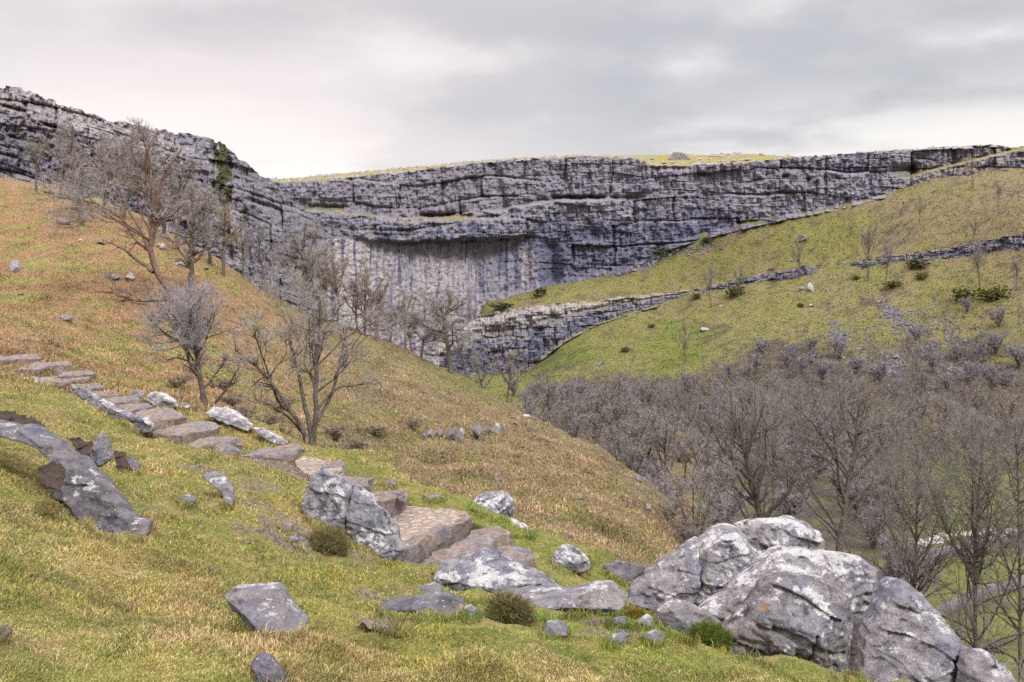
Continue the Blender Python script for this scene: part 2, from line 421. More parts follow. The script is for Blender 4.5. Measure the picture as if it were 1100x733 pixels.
def hit(px, row, ymin=1.2, ymax=329.0):
    """first terrain point seen through (column,row); arrays allowed; NaN depth when none"""
    px = np.atleast_1d(np.asarray(px, float)); row = np.atleast_1d(np.asarray(row, float))
    ci = np.clip(np.round(np.interp(px, PXS, np.arange(len(PXS)))).astype(int), 0, len(PXS) - 1)
    RG = HR - ZG * F / YG
    out = np.full(px.shape, np.nan)
    ok = (YS >= ymin) & (YS <= ymax)
    y_ok = YS[ok]
    order = np.argsort(ci)
    for c in np.unique(ci):
        s = np.where(ci == c)[0]
        r = RG[ok, c]; cm = np.minimum.accumulate(r)      # rows only fall as they become visible
        j = np.searchsorted(-cm, -row[s], side='left')    # first cm <= row
        good = j < len(cm)
        jj = np.clip(j, 1, len(cm) - 1)
        a, b = cm[jj - 1], r[jj]
        tt = np.clip((a - row[s]) / np.where(a - b == 0, 1, a - b), 0, 1)
        out[s] = np.where(good, y_ok[jj - 1] * (1 - tt) + y_ok[jj] * tt, np.nan)
    return out

def hp(px, row, ymin=1.2):
    y = np.nan; k = 0
    while not np.isfinite(y) and k < 40:      # just past a brow: take the brow itself
        y = hit(px, row + k, ymin)[0]; k += 1
    if not np.isfinite(y): return np.array([np.nan] * 3)
    x = (px - CX) / F * y
    return np.array([x, y, float(gz(x, y))])

# ------------------------------------------------------------------ steps of the path
# polygon of the tread (front edge first), distance at its lowest row, depth, riser height (m), label
STEPS = [
 ([(-40,388),(0,387),(44,384.5),(43,381),(0,381),(-40,382)], 23.4, .8, .22, 'step', 'grey slab step highest up the path, at the left edge of the photo'),
 ([(14,397),(75,392),(73,388),(45,389),(18,393)], 22.4, .7, .36, 'step', 'wide stone step with the tall front second from the top of the path'),
 ([(38,412),(98,407),(96,403.5),(60,404),(42,406)], 21.4, .8, .22, 'step', 'long thin stone step beside the flat grey slab near the top of the path'),
 ([(80,420),(112,415.5),(109,412),(76,413.5)], 20.8, .7, .20, 'step', 'small stone step at the upper end of the slanting lichen edged kerb rock'),
 ([(62,404.5),(102,401),(98,398),(66,399.5)], 21.9, .7, .18, 'step', 'thin worn step squeezed between the tall fronted step and the long thin one'),
 ([(116,434),(150,429.5),(146,426),(112,428)], 19.5, .7, .18, 'step', 'thin worn step above the narrow one below the white lichen boulder'),
 ([(292,484.5),(326,480.5),(322,477),(294,478.5)], 16.6, .6, .10, 'step', 'small flat slab behind the long level slab'),
 ([(345,503),(372,499),(368,495),(348,496)], 15.4, .5, .10, 'step', 'small flat stone at the back of the cobbled landing'),
 ([(103,427),(130,422.5),(126,418.5),(98,420.5)], 20.1, .7, .22, 'step', 'small stone step beside the middle of the slanting kerb rock'),
 ([(138,443),(163,437),(160,432.5),(126,434.5)], 18.9, .8, .20, 'step', 'narrow stone step just below the white lichen boulder on the path edge'),
 ([(157,453),(201,448),(186,439),(170,438),(143,443)], 17.7, 1.1, .22, 'step', 'broad brown step at the lower end of the slanting kerb rock'),
 ([(163,464),(196,467),(236,458),(233,453.5),(206,453)], 16.9, 1.1, .30, 'step', 'broad cracked step with a deep front, right of the grassy hump'),
 ([(197,481),(226,478),(260,469),(242,467),(215,472)], 16.4, 1.0, .30, 'step', 'broken step of rough blocks below the white kerb boulder'),
 ([(255,489),(318,487),(323,481.5),(288,481)], 15.9, .9, .10, 'step', 'long thin slab lying level on the grass above the upper cobbles'),
 ([(322,506),(338,513),(372,505),(354,495),(328,490),(316,494)], 14.9, 1.4, .08, 'paving', 'cobbled landing behind the top of the tall leaning path boulder'),
 ([(368,518),(396,521),(399,514),(380,510.5),(364,511)], 14.4, .7, .12, 'step', 'small brown step between the cobbled landing and the blocky step'),
 ([(396,536),(412,539.5),(435,533),(431,526),(402,527.5)], 13.5, .9, .24, 'step', 'blocky brown step directly above the big cobbled platform'),
 ([(433,589),(470,571),(504,554),(501,549),(470,546),(436,544),(404,556),(402,572)], 12.2, 1.9, .27, 'paving', 'largest cobbled step with a square cut kerb front'),
 ([(449,612),(478,604),(530,584),(549,573),(536,566),(512,568),(492,580),(462,594)], 11.8, 1.5, .20, 'step', 'wide worn flagstone step below the big cobbled platform'),
 ([(544,604),(571,599),(573,590),(556,585),(534,591)], 12.0, .6, .22, 'step', 'lowest small step stone on the right side of the path'),
]
step_poly_world = []
for poly, yf, dy, rh, mk, lab in STEPS:
    rows = np.array([p[1] for p in poly]); a, b = rows.max(), rows.min()
    W = np.array([pt(px, r, yf + dy * (a - r) / max(a - b, .1)) for px, r in poly])
    step_poly_world.append(W)
# press the turf down under every tread
for W, S in zip(step_poly_world, STEPS):
    c = W.mean(0); Wb = W[:, :2]
    x0, y0 = Wb.min(0) - 1; x1, y1 = Wb.max(0) + 1
    sel = np.where((XG > x0) & (XG < x1) & (YG > y0) & (YG < y1))
    xs, ys = XG[sel], YG[sel]
    ins = inpoly(xs, ys, Wb); d, qx, qy = polydist(xs, ys, Wb)
    sd = np.where(ins, -d, d)
    # plane through the tread
    A = np.c_[W[:, :2], np.ones(len(W))]; co = np.linalg.lstsq(A, W[:, 2], rcond=None)[0]
    zt = co[0] * qx + co[1] * qy + co[2]; zp = np.where(ins, co[0] * xs + co[1] * ys + co[2], zt)
    infront = (ys < qy) & ~ins
    lim = zp - .07 + .7 * np.clip(sd - .04, 0, None)
    limf = zp - .07 - (S[3] - .07) * sst(sd, 0, .06) + .6 * np.clip(sd - .3, 0, None)
    lim = np.where(infront, np.minimum(lim, limf), lim)
    ZG[sel] = np.where(sd < .8, np.minimum(ZG[sel], lim), ZG[sel])

RGRID = HR - ZG * F / YG    # image row of every terrain vertex

def field(px, row, Y, x, y):
    """orange / green / bare / scrub masks of the ground, by place"""
    px = np.asarray(px); n = fbm(x * .05, y * .05, 0, 3, 31)
    nn = fbm(x * .35, y * .35, 0, 3, 32)
    is_near = 1 - sst(Y, 17, 26)
    val = sst(px, 735, 775) * sst(Y, 26, 40) * (1 - sst(Y, 138, 155))
    is_mid = sst(Y, 17, 26) * (1 - sst(Y, 140, 160))
    is_far = sst(Y, 140, 160)
    org = is_near * (.10 + .14 * sst(px, 350, 50) + .42 * nn) + is_mid * (.62 + .50 * n + .55 * nn + .1 * sst(px, 450, 200) + .22 * sst(px, 380, 480) * sst(row, 400, 450)) * (1 - .9 * val) + is_far * (.42 + .28 * sst(px, 900, 1100) * sst(row, 320, 240) + .3 * n)
    grn = .55 * val * sst(px, 955, 1000) + is_near * (.12 + .35 * sst(px, 380, 520) * sst(Y, 4, 7) + .2 * sst(nn, 0, .5)) + is_mid * (.02 + .2 * sst(nn, .1, .5) + .12 * sst(n, .1, .5) + .18 * sst(px, 420, 520) * sst(row, 450, 420)) + is_far * (.02 + .30 * sst(row, 290, 350) * sst(px, 1000, 800) + .22 * sst(row, 330, 370) * sst(px, 820, 740) + .5 * n + .3 * nn + .35 * sst(px, 960, 1010) * sst(row, 470, 500))
    scr = .62 * val * sst(Y, 26, 40) * (1 - sst(Y, 150, 165)) * (1 - sst(px, 955, 1000) * sst(row, 480, 505)) + is_far * (sst(row, 385, 425) * sst(px, 560, 640) * .75 * (1 - sst(px, 960, 1010) * sst(row, 470, 500)) + .35 * sst(row, 330, 380) * sst(px, 740, 800) + .25 * nn * sst(px, 700, 900) + .30 * sst(n, .1, .5) + .16)
    return org, grn, scr

org, grn, scr = field(PG, RGRID, YG, XG, YG)
# bare trodden ground along the path and on the worn patch beside the boulder
bare = np.zeros_like(YG)
PL = [(0,402,22.2),(60,409,21.5),(120,432,19.6),(160,455,17.8),(210,470,16.8),(270,487,16),(330,500,15.4),(385,520,14.4),(420,545,13.5),(460,590,12.3),(500,605,11.8)]
PLW = [tuple(pt(*p)[:2]) for p in PL]
selb = (YG > 5) & (YG < 30)
d, _, _ = polydist(XG[selb], YG[selb], PLW, closed=False)
b = .8 * sst(d, 1.0, .45)
BARE = [(300,578,8.7,.8,.8),(318,560,9.6,.7,.75),(215,500,12.6,.6,.6),(395,605,10.0,.7,.6),(405,675,7,.35,.6),(440,668,7.3,.4,.5),(275,515,11.8,.9,.55),(300,540,10.4,.8,.6),(470,600,11.4,.6,.5),(165,545,8.6,.4,.5),(280,716,4.2,.25,.7),(20,690,3.8,.2,.6),(240,585,8,.35,.45)]
for (bx, br, by, rr, am) in BARE:
    w = pt(bx, br, by)
    b = np.maximum(b, am * sst(np.hypot(XG[selb] - w[0], YG[selb] - w[1]), rr, rr * .3))
bare[selb] = b
V = np.stack([XG, YG, ZG], -1).reshape(-1, 3)
me = mesh_np('hillside', V, [grid_faces(len(YS), len(PXS))])
attr(me, 'tan', np.clip(sst(YG, 140, 160) + sst(YG, 17, 26) * sst(PG, 200, 400), 0, 1))
for nme, a in (('orange', org), ('green', grn), ('scrub', scr), ('bare', bare)): attr(me, nme, a)
tag(obj('terrain', me, M['turf']), kind='structure')

# ------------------------------------------------------------------ cliffs
def blocks(px, row, seed, scales, dip=0.02):
    s = row + dip * (px - 550) + 3.5 * vnoise(px / 70, row / 40, 0, seed) + 1.2 * vnoise(px / 18, row / 14, 0, seed + 1)
    pw = px + 3.0 * vnoise(px / 40, row / 26, 0, seed + 2) + 1.2 * vnoise(px / 9, row / 9, 0, seed + 6)
    o = np.zeros_like(px)
    for k, (th, wj, amp) in enumerate(scales):
        sl = s / th + .5 * vnoise(px / (th * 5), row / (th * 5), 0, seed + 3 + k)
        L = np.floor(sl); fl = sl - L
        c = pw / wj + h1(L, np.int64(seed + k)) * 9
        C = np.floor(c); fc = c - C
        loc = sst(vnoise(px / (wj * 2.5), row / (th * 2), 0, seed + 31 + k), -.25, .35)     # bedding opens only in places
        o += amp * (h1(L, C, np.int64(seed + k)) - .5) * 1.35 + amp * .45 * (h1(L, np.int64(seed + 50 + k)) - .5)
        eb = np.minimum(fl, 1 - fl); ec = np.minimum(fc, 1 - fc)
        o += amp * .9 * np.exp(-(eb / .05) ** 2) * loc + amp * .75 * np.exp(-(ec / .06) ** 2) * (h1(L, C, np.int64(seed + 90)) > .5)
    o += .9 * scales[0][2] * np.abs(fbm(px / 26, row / 34, 0, 4, seed + 40)) + .45 * scales[0][2] * fbm(px / 4, row / 9, 0, 4, seed + 41) + .7 * scales[0][2] * np.abs(vnoise(px / 10, row / 70, 0, seed + 43))
    return o

def cliff(name, px0, px1, step, nrow, base, top, D, offs, masks, mat, label, rimj=1.2, seed=1, lean=2.0, back=(2, 5, 10, 18, 30), fade=None):
    P = np.arange(px0, px1 + .1, step)
    v = np.linspace(0, 1, nrow)
    b = base(P); t = top(P)
    t = t + rimj * (h1(np.floor(P / 5 + 3 * vnoise(P / 30, 0, 0, seed)), np.int64(seed)) - .5) * 1.6 + rimj * .8 * fbm(P / 14, 0, 0, 3, seed)
    PP, VV = np.meshgrid(P, v)
    RR = b + (t - b) * VV
    o, msk = offs(PP, RR, VV), masks(PP, RR, VV)
    Y = D(P)[None] + lean * VV + o
    X = (PP - CX) / F * Y; Z = (HR - RR) / F * Y
    for dy in back:
        Y2 = Y[nrow - 1] + dy; k = 1
        X = np.vstack([X, ((P - CX) / F * Y2)[None]])
        Z = np.vstack([Z, (Z[nrow - 1] - .02 * dy - .15)[None]])
        Y = np.vstack([Y, Y2[None]])
        msk = {q: np.vstack([a, a[-1:]]) for q, a in msk.items()}
    me = mesh_np(name, np.stack([X, Y, Z], -1).reshape(-1, 3), [grid_faces(*X.shape)])
    for q in ('dark', 'pale', 'moss', 'ledgegrass'):
        attr(me, q, msk.get(q, np.zeros_like(X)))
    o = obj(name, me, mat)
    return tag(o, label, 'cliff', kind='structure')

# --- the great cove wall
topM = LN([(200,200),(290,196),(320,196),(350,193),(400,188),(440,184),(480,179),(520,174),(560,171),(600,170),(640,168),(680,170),(705,178),(740,178),(780,176),(820,173),(850,170),(900,166),(950,162),(1000,159),(1060,156),(1100,158),(1300,150)])
baseM = LN([(200,420),(370,412),(500,407),(512,345),(560,322),(610,309),(650,300),(680,293),(720,268),(760,256),(800,246),(840,237),(900,226),(985,204),(1035,193),(1100,185),(1300,160)])
depM0 = LN([(200,215),(240,222),(300,250),(350,268),(400,281),(450,291),(500,299),(560,303),(620,301),(700,299),(800,291),(900,284),(1000,274),(1100,262),(1300,242)])
depM = lambda p: gsm(depM0(p), 20)
lipM0 = LN([(200,246),(300,243),(380,257),(450,259),(520,256),(565,253),(590,253),(610,268),(640,300),(700,320),(1300,300)])
lipM = lambda p: lipM0(p) + 3.5 * fbm(p / 30, 0, 0, 3, 403) + 1.5 * (h1(np.floor(p / 11), np.int64(6)) - .5)
ledgeM0 = LN([(200,226),(300,228),(340,226),(400,233),(450,236),(500,231),(540,226),(600,216),(660,214),(720,212),(760,210),(820,205),(900,190),(1000,175),(1100,160)])
ledgeM = lambda p: ledgeM0(p) + 2.5 * fbm(p / 22, 0, 0, 3, 401) + 1.5 * (h1(np.floor(p / 9), np.int64(4)) - .5)
tierM = LN([(200,232),(300,232),(400,243),(470,232),(510,229),(560,224),(620,213)])
ledgeR = LN([(950,196),(985,189),(1000,185),(1040,175),(1070,168),(1100,161),(1140,152),(1300,130)])
def offM(p, r, v):
    o = blocks(p, r, 5, [(24, 46, 2.2), (10, 13, .85), (4.6, 5, .4)])
    wall = sst(p, 640, 560) * sst(r, lipM(p) - 1, lipM(p) + 5)
    o = o * (1 - .85 * wall)
    o += wall * (1.6 * vnoise(p / 11, r / 90, 0, 71) + .9 * vnoise(p / 4.5, r / 60, 0, 72))
    # overhanging alcove and its lip
    al = sst(p, 360, 450) * sst(p, 600, 530)
    o += al * 6.5 * sst(r, lipM(p) - 1, lipM(p) + 3) * (1 - .75 * sst(r, lipM(p) + 4, lipM(p) + 75))
    o += al * -2.2 * sst(r, lipM(p) - 24, lipM(p) - 18) * (1 - sst(r, lipM(p) - 1, lipM(p) + 2))
    # set-back upper tier above the long ledge
    st = sst(p, 700, 620)
    o += (.6 + 5.0 * st) * (1 - sst(r, ledgeM(p) - 3, ledgeM(p) + .5)) * (1 - sst(p, 760, 860))
    # slots under the upper tier
    for (a, b, rr, dp) in [(452, 508, 231.5, 5), (592, 652, 212.5, 5), (655, 690, 213, 2.5), (560, 590, 216, 2), (745, 765, 187, 2.5), (955, 985, 182, 6), (840, 848, 190, 4), (866, 872, 193, 4), (700, 742, 181, 1.5), (330, 372, 222, 3), (790, 830, 239, 3)]:
        hh = 2.2 if rr != 182 else 5
        o += dp * sst(p, a - 3, a + 5) * sst(p, b + 3, b - 5) * np.exp(-((r - rr - 1.5 * vnoise(p / 12, 0, 0, 9)) / hh) ** 2)
    # shadowed chimney right of the alcove, pocket beside it
    o += 5 * np.exp(-((p - 592 - (r - 270) * .1) / 8) ** 2) * sst(r, 255, 266) * sst(r, 330, 300)
    o += 3 * np.exp(-((p - 636) / 7) ** 2) * sst(r, 235, 250) * sst(r, 262, 255)
    o += 3 * np.exp(-((p - 757) / 6) ** 2) * sst(r, 200, 215)
    o += 2.5 * np.exp(-((p - 536 - .3 * (r - 200)) / 5) ** 2) * sst(r, 245, 225)
    # grass ledge crossing the right end
    rt = sst(p, 955, 985)
    o += rt * 9 * (1 - sst(r, ledgeR(p) - 3.5, ledgeR(p)))
    # scree foot
    o += -3.5 * sst(v, .1, .0)
    o += .8 * fbm(p / 5, r / 5, 0, 3, 44)
    return o
def mskM(p, r, v):
    n = fbm(p / 40, r / 60, 0, 3, 61)
    under = sst(r, lipM(p) - 2, lipM(p) + 6)
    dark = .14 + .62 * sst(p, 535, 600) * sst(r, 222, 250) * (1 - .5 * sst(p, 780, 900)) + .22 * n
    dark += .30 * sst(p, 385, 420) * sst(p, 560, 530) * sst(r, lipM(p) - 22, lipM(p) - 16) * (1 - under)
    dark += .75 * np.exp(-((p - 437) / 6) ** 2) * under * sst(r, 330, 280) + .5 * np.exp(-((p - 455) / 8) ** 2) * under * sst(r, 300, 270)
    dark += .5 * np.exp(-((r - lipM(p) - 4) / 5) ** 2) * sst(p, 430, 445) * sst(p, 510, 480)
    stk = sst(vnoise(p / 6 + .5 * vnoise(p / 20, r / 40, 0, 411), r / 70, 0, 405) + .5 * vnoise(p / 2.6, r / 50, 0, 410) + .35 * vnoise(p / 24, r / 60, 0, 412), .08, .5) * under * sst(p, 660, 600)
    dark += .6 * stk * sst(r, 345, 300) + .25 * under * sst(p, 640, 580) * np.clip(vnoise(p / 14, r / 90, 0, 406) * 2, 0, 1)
    pale = -.22 - .6 * stk + .85 * sst(p, 262, 330) * sst(p, 548, 500) * under + .25 * sst(p, 240, 300) * sst(p, 420, 380) * sst(r, 225, 260)
    pale += .75 * np.exp(-((p - 563) / 8) ** 2) * sst(r, 255, 265) * sst(r, 322, 300) + .35 * np.exp(-((p - 548) / 6) ** 2) * under * sst(r, 300, 280)
    pale += .5 * sst(r - topM(p), 14, 2) + .22 * np.exp(-((r - ledgeM(p) - 6) / 7) ** 2) * sst(p, 700, 560)
    pale += .28 * sst(v, .14, .02) * sst(p, 560, 640)
    moss = -.3 + .75 * np.exp(-((p - 633) / 9) ** 2 - ((r - 240) / 12) ** 2) + .7 * np.exp(-((p - 620) / 16) ** 2 - ((r - 220) / 5) ** 2) + .8 * np.exp(-((p - 543) / 8) ** 2 - ((r - 222) / 7) ** 2)
    moss += .5 * np.exp(-((p - 706) / 4) ** 2 - ((r - 207) / 6) ** 2) + .7 * np.exp(-((p - 856) / 9) ** 2 - ((r - 193) / 9) ** 2) + .5 * np.exp(-((p - 905) / 8) ** 2 - ((r - 186) / 6) ** 2) + .5 * np.exp(-((p - 798) / 10) ** 2 - ((r - 180) / 4) ** 2)
    moss += .45 * np.exp(-((p - 560) / 5) ** 2) * sst(r, 205, 225) * sst(r, 300, 250)
    lg = .12 + .75 * np.maximum(sst(p, 560, 480) * np.clip(.6 + 1.4 * fbm(p / 25, 0, 0, 2, 402), 0, 1), sst(p, 950, 985)) + .5 * sst(r - topM(p), 6, 1)
    return dict(dark=dark, pale=pale, moss=moss, ledgegrass=lg)
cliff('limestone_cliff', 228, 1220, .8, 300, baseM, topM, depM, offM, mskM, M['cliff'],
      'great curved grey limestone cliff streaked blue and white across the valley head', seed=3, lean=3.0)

# --- the near buttress on the left
topL = LN([(-300,40),(-80,70),(0,93),(20,95),(45,104),(80,117),(120,130),(165,138),(200,144),(225,150),(237,152),(243,158),(252,163),(256,171),(264,174),(272,183),(280,190),(292,195),(300,204),(312,213),(326,224),(340,236),(352,246)])
baseL = LN([(-300,150),(-80,190),(0,201),(60,209),(100,222),(150,243),(200,272),(240,305),(270,345),(300,365),(352,400)])
depL0 = LN([(-300,150),(-80,150),(0,152),(100,150),(180,152),(230,158),(262,166),(300,184),(330,202),(352,216)])
depL = lambda p: gsm(depL0(p), 10)
def offL(p, r, v):
    o = blocks(p, r, 15, [(26, 34, 1.6), (11, 11, .7), (5, 5, .3)], dip=-.28)
    o += 2.6 * np.exp(-((p - 241 - (r - 220) * .12) / 3.5) ** 2) * sst(r, 210, 225)
    o += 2.4 * np.exp(-((p - 228) / 4) ** 2) * sst(r, 190, 160) + 2.0 * np.exp(-((p - 246) / 3) ** 2) * sst(r, 205, 180)
    o += 2.0 * np.exp(-((p - 262 - (r - 220) * .1) / 3) ** 2) * sst(r, 212, 230)
    o += 2.6 * sst(p, 262, 270) * np.exp(-((r - 213 - (p - 262) * .32) / 2.2) ** 2) * sst(p, 305, 295)
    for (a, b, rr, dp) in [(0, 28, 113, 2.5), (-60, 20, 150, 1.8), (10, 60, 146, 1.8), (40, 75, 158, 1.5), (46, 62, 133, 2)]:
        o += dp * sst(p, a - 3, a + 5) * sst(p, b + 3, b - 5) * np.exp(-((r - rr - .25 * (p - a)) / 2) ** 2)
    o += (1 - v) * 0 - 2.2 * sst(v, .16, .0)
    o += 2.5 * sst(v, .72, 1.0)
    o += .5 * fbm(p / 5, r / 5, 0, 3, 45)
    return o
def mskL(p, r, v):
    n = fbm(p / 30, r / 40, 0, 3, 62)
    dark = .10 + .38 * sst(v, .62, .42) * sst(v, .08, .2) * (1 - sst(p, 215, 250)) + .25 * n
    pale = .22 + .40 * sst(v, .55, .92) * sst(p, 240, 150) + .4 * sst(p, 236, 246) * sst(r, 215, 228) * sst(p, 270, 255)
    moss = -.35 + 1.35 * np.exp(-((p - 239 - 9 * vnoise(p / 9, r / 12, 0, 407)) / 15) ** 2) * sst(r + 14 * vnoise(p / 6, r / 30, 0, 408), 236, 205) - .9 * np.clip(fbm(p / 7, r / 12, 0, 3, 409), 0, 1) + .75 * np.exp(-((p - 256) / 6) ** 2) * sst(r, 200, 215) * sst(r, 275, 235) + .5 * np.exp(-((p - 268) / 8) ** 2 - ((r - 196) / 10) ** 2) + .45 * np.exp(-((p - 215) / 7) ** 2 - ((r - 165) / 12) ** 2)
    moss += .55 * np.exp(-((p - 258) / 9) ** 2) * sst(r, 262, 285)
    return dict(dark=dark, pale=pale, moss=moss, ledgegrass=np.ones_like(p) * .35)
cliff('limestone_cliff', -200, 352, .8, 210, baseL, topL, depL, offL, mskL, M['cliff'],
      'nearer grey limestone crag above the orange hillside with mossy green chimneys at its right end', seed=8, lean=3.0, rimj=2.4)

# --- lower band of rock under the green terrace
topB = LN([(470,372),(494,352),(505,345),(515,339),(560,331),(600,327),(640,323),(680,318),(730,312.5),(745,311)])
baseB = LN([(470,412),(494,408),(505,407),(540,406),(560,405),(575,396),(590,380),(610,366),(640,350),(680,337),(730,323),(745,318)])
depB = lambda p: LN([(470,264),(494,265),(505,266),(516,267),(530,267),(560,265),(600,264),(650,272),(730,279),(745,281)])(p)
def offB(p, r, v):
    o = blocks(p, r, 25, [(13, 15, 1.2), (6, 6, .7), (3, 3.2, .4)])
    o += 1.0 * np.exp(-((v - .72) / .05) ** 2) + 1.2 * sst(v, .86, 1)
    return o + .4 * fbm(p / 4, r / 4, 0, 3, 46) - 1.5 * sst(v, .1, 0)
def mskB(p, r, v):
    n = fbm(p / 25, r / 30, 0, 3, 63)
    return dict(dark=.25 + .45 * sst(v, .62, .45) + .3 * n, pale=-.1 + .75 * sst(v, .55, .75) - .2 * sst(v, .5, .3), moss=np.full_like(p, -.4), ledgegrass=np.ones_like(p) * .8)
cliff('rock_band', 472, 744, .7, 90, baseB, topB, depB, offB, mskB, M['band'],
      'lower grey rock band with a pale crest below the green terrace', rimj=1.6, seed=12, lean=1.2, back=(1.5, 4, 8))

# --- low scar across the right hillside
topS = LN([(742,312),(760,308),(800,298.5),(850,290),(870,285),(920,281),(950,275),(980,272),(1010,268),(1050,260),(1100,250),(1200,236)])
baseS = LN([(742,318),(800,307.5),(850,299),(870,295),(920,289),(950,286),(980,286),(1010,280),(1050,276),(1100,269),(1200,255)])
depS = lambda p: LN([(742,280),(800,269.5),(900,254.5),(1000,234),(1100,214),(1200,208)])(p)
def offS(p, r, v):
    gap = sst(p, 868, 878) * sst(p, 925, 912)
    return blocks(p, r, 35, [(7, 8, .9), (4, 4, .6)]) + .3 * fbm(p / 3, r / 3, 0, 3, 47) + 5 * gap
def mskS(p, r, v):
    return dict(dark=.35 + .3 * sst(v, .75, .5) + .25 * sst(p, 950, 930) * sst(v, .9, .6), pale=-.15 + .45 * sst(v, .6, .85), moss=-.1 + .25 * fbm(p / 20, r / 9, 0, 2, 64), ledgegrass=np.ones_like(p))
cliff('rock_scar', 744, 1180, .8, 40, baseS, topS, depS, offS, mskS, M['band'],
      'low rocky scar running across the right hand hillside', rimj=1.4, seed=15, lean=.8, back=(1, 3, 6))

# --- second thin ledge under the great wall
topT = LN([(676,287),(700,279),(730,268),(760,262),(790,258),(812,251)])
baseT = LN([(676,292),(700,288),(730,279),(760,271),(790,265),(812,255)])
cliff('rock_ledge', 678, 812, .7, 26, baseT, topT, lambda p: LN([(676,296),(720,294.5),(812,287)])(p),
      lambda p, r, v: blocks(p, r, 45, [(6, 7, .8), (3, 3, .5)]) + 3 * (fbm(p / 14, 0, 0, 2, 48) > .1) - .6 * sst(v, .2, 0),
      lambda p, r, v: dict(dark=.3 + 0 * p, pale=.0 + .35 * v, moss=-.05 + .35 * fbm(p / 12, r / 9, 0, 2, 65), ledgegrass=np.ones_like(p)),
      M['band'], 'thin broken rock ledge on the terrace just below the great cliff', rimj=2, seed=19, lean=.6, back=(1, 3, 6))

# --- moor above the rim
skyl = LN([(230,196),(300,193),(350,188),(420,182),(460,178.5),(500,174),(560,169.5),(600,168.5),(640,166.5),(680,167),(700,166.5),(730,165.5),(760,166.5),(800,165),(840,167.5),(870,170),(900,168),(950,164),(1000,161),(1060,158),(1100,160),(1300,155)])
P = np.arange(236, 1221, 2.5)
d0 = depM(P)
rows_ = []
for (dy, f_) in [(13, 0), (16, .15), (20, .35), (27, .6), (36, .8), (47, .93), (60, 1.0), (90, 1.0), (200, 1.03), (800, 1.1), (4000, 1.2)]:
    y = d0 + dy
    rr = topM(P) + 1.6 + (skyl(P) - topM(P) - 1.6) * min(f_, 1)
    z = (HR - rr) / F * y
    if f_ >= 1.0:
        z = (HR - skyl(P)) / F * (d0 + 60) - (dy - 60) * .02
    z = z + .35 * fbm(P / 9, dy / 7, 0, 3, 77) * (dy < 300)
    rows_.append(np.stack([(P - CX) / F * y, y, z], -1))
V = np.array(rows_)
me = mesh_np('moor', V.reshape(-1, 3), [grid_faces(V.shape[0], V.shape[1])])
n_ = fbm(V[..., 0] * .08, V[..., 1] * .15, 0, 3, 78)
attr(me, 'orange', .30 + .3 * n_); attr(me, 'green', .25 + .2 * n_); attr(me, 'scrub', np.zeros(n_.shape)); attr(me, 'bare', -.2 + .9 * n_)
tag(obj('moor', me, M['turf']), kind='structure')

# broken limestone lying on the moor edge
_b = np.array([[1,0,-.5],[-1,0,-.5],[0,1,-.5],[0,-1,-.5],[.2,.1,.7],[-.5,.4,.2]], float)
_t = np.array([[0,2,4],[2,1,5],[5,4,2],[1,3,5],[3,0,4],[3,4,5]])
vs, fs = [], []
mn = fbm(V[..., 0] * .05, V[..., 1] * .2, 0, 3, 79)
for q in range(1600):
    i = rng.integers(0, 8); j = rng.integers(0, V.shape[1])
    if mn[i, j] < .02 and i > 1: continue
    s_ = rng.uniform(.3, 1.0)
    vs.append(_b * s_ * rng.uniform(.6, 1.4, (6, 3)) * [1.6, 1.2, .9] + V[i, j] + [rng.uniform(-.4, .4), rng.uniform(-1, 1), .15]); fs.append(_t + 6 * (len(vs) - 1))
tag(obj('limestone_rubble', mesh_np('rubble', np.vstack(vs), [np.vstack(fs)], smooth=False), M['rock']), 'pale broken limestone strewn along the grassy top of the great cliff', 'rubble', kind='stuff')

# ------------------------------------------------------------------ outline rocks
def jitter_poly(poly, step, amp, seed):
    P = np.array(poly, float); out = []
    n = len(P)
    for i in range(n):
        a, b = P[i], P[(i + 1) % n]; L = np.hypot(*(b - a)); m = max(1, int(L / step))
        for k in range(m): out.append(a + (b - a) * k / m)
    out = np.array(out)
    # light corner rounding, then roughness
    for _ in range(2): out = .25 * np.roll(out, 1, 0) + .5 * out + .25 * np.roll(out, -1, 0)
    t = np.arange(len(out))
    out[:, 0] += amp * fbm(out[:, 0] / (step * 3), out[:, 1] / (step * 3), seed * .7, 3, seed)
    out[:, 1] += amp * fbm(out[:, 0] / (step * 3), out[:, 1] / (step * 3), seed * .7 + 9, 3, seed + 5)
    return [tuple(q) for q in out]

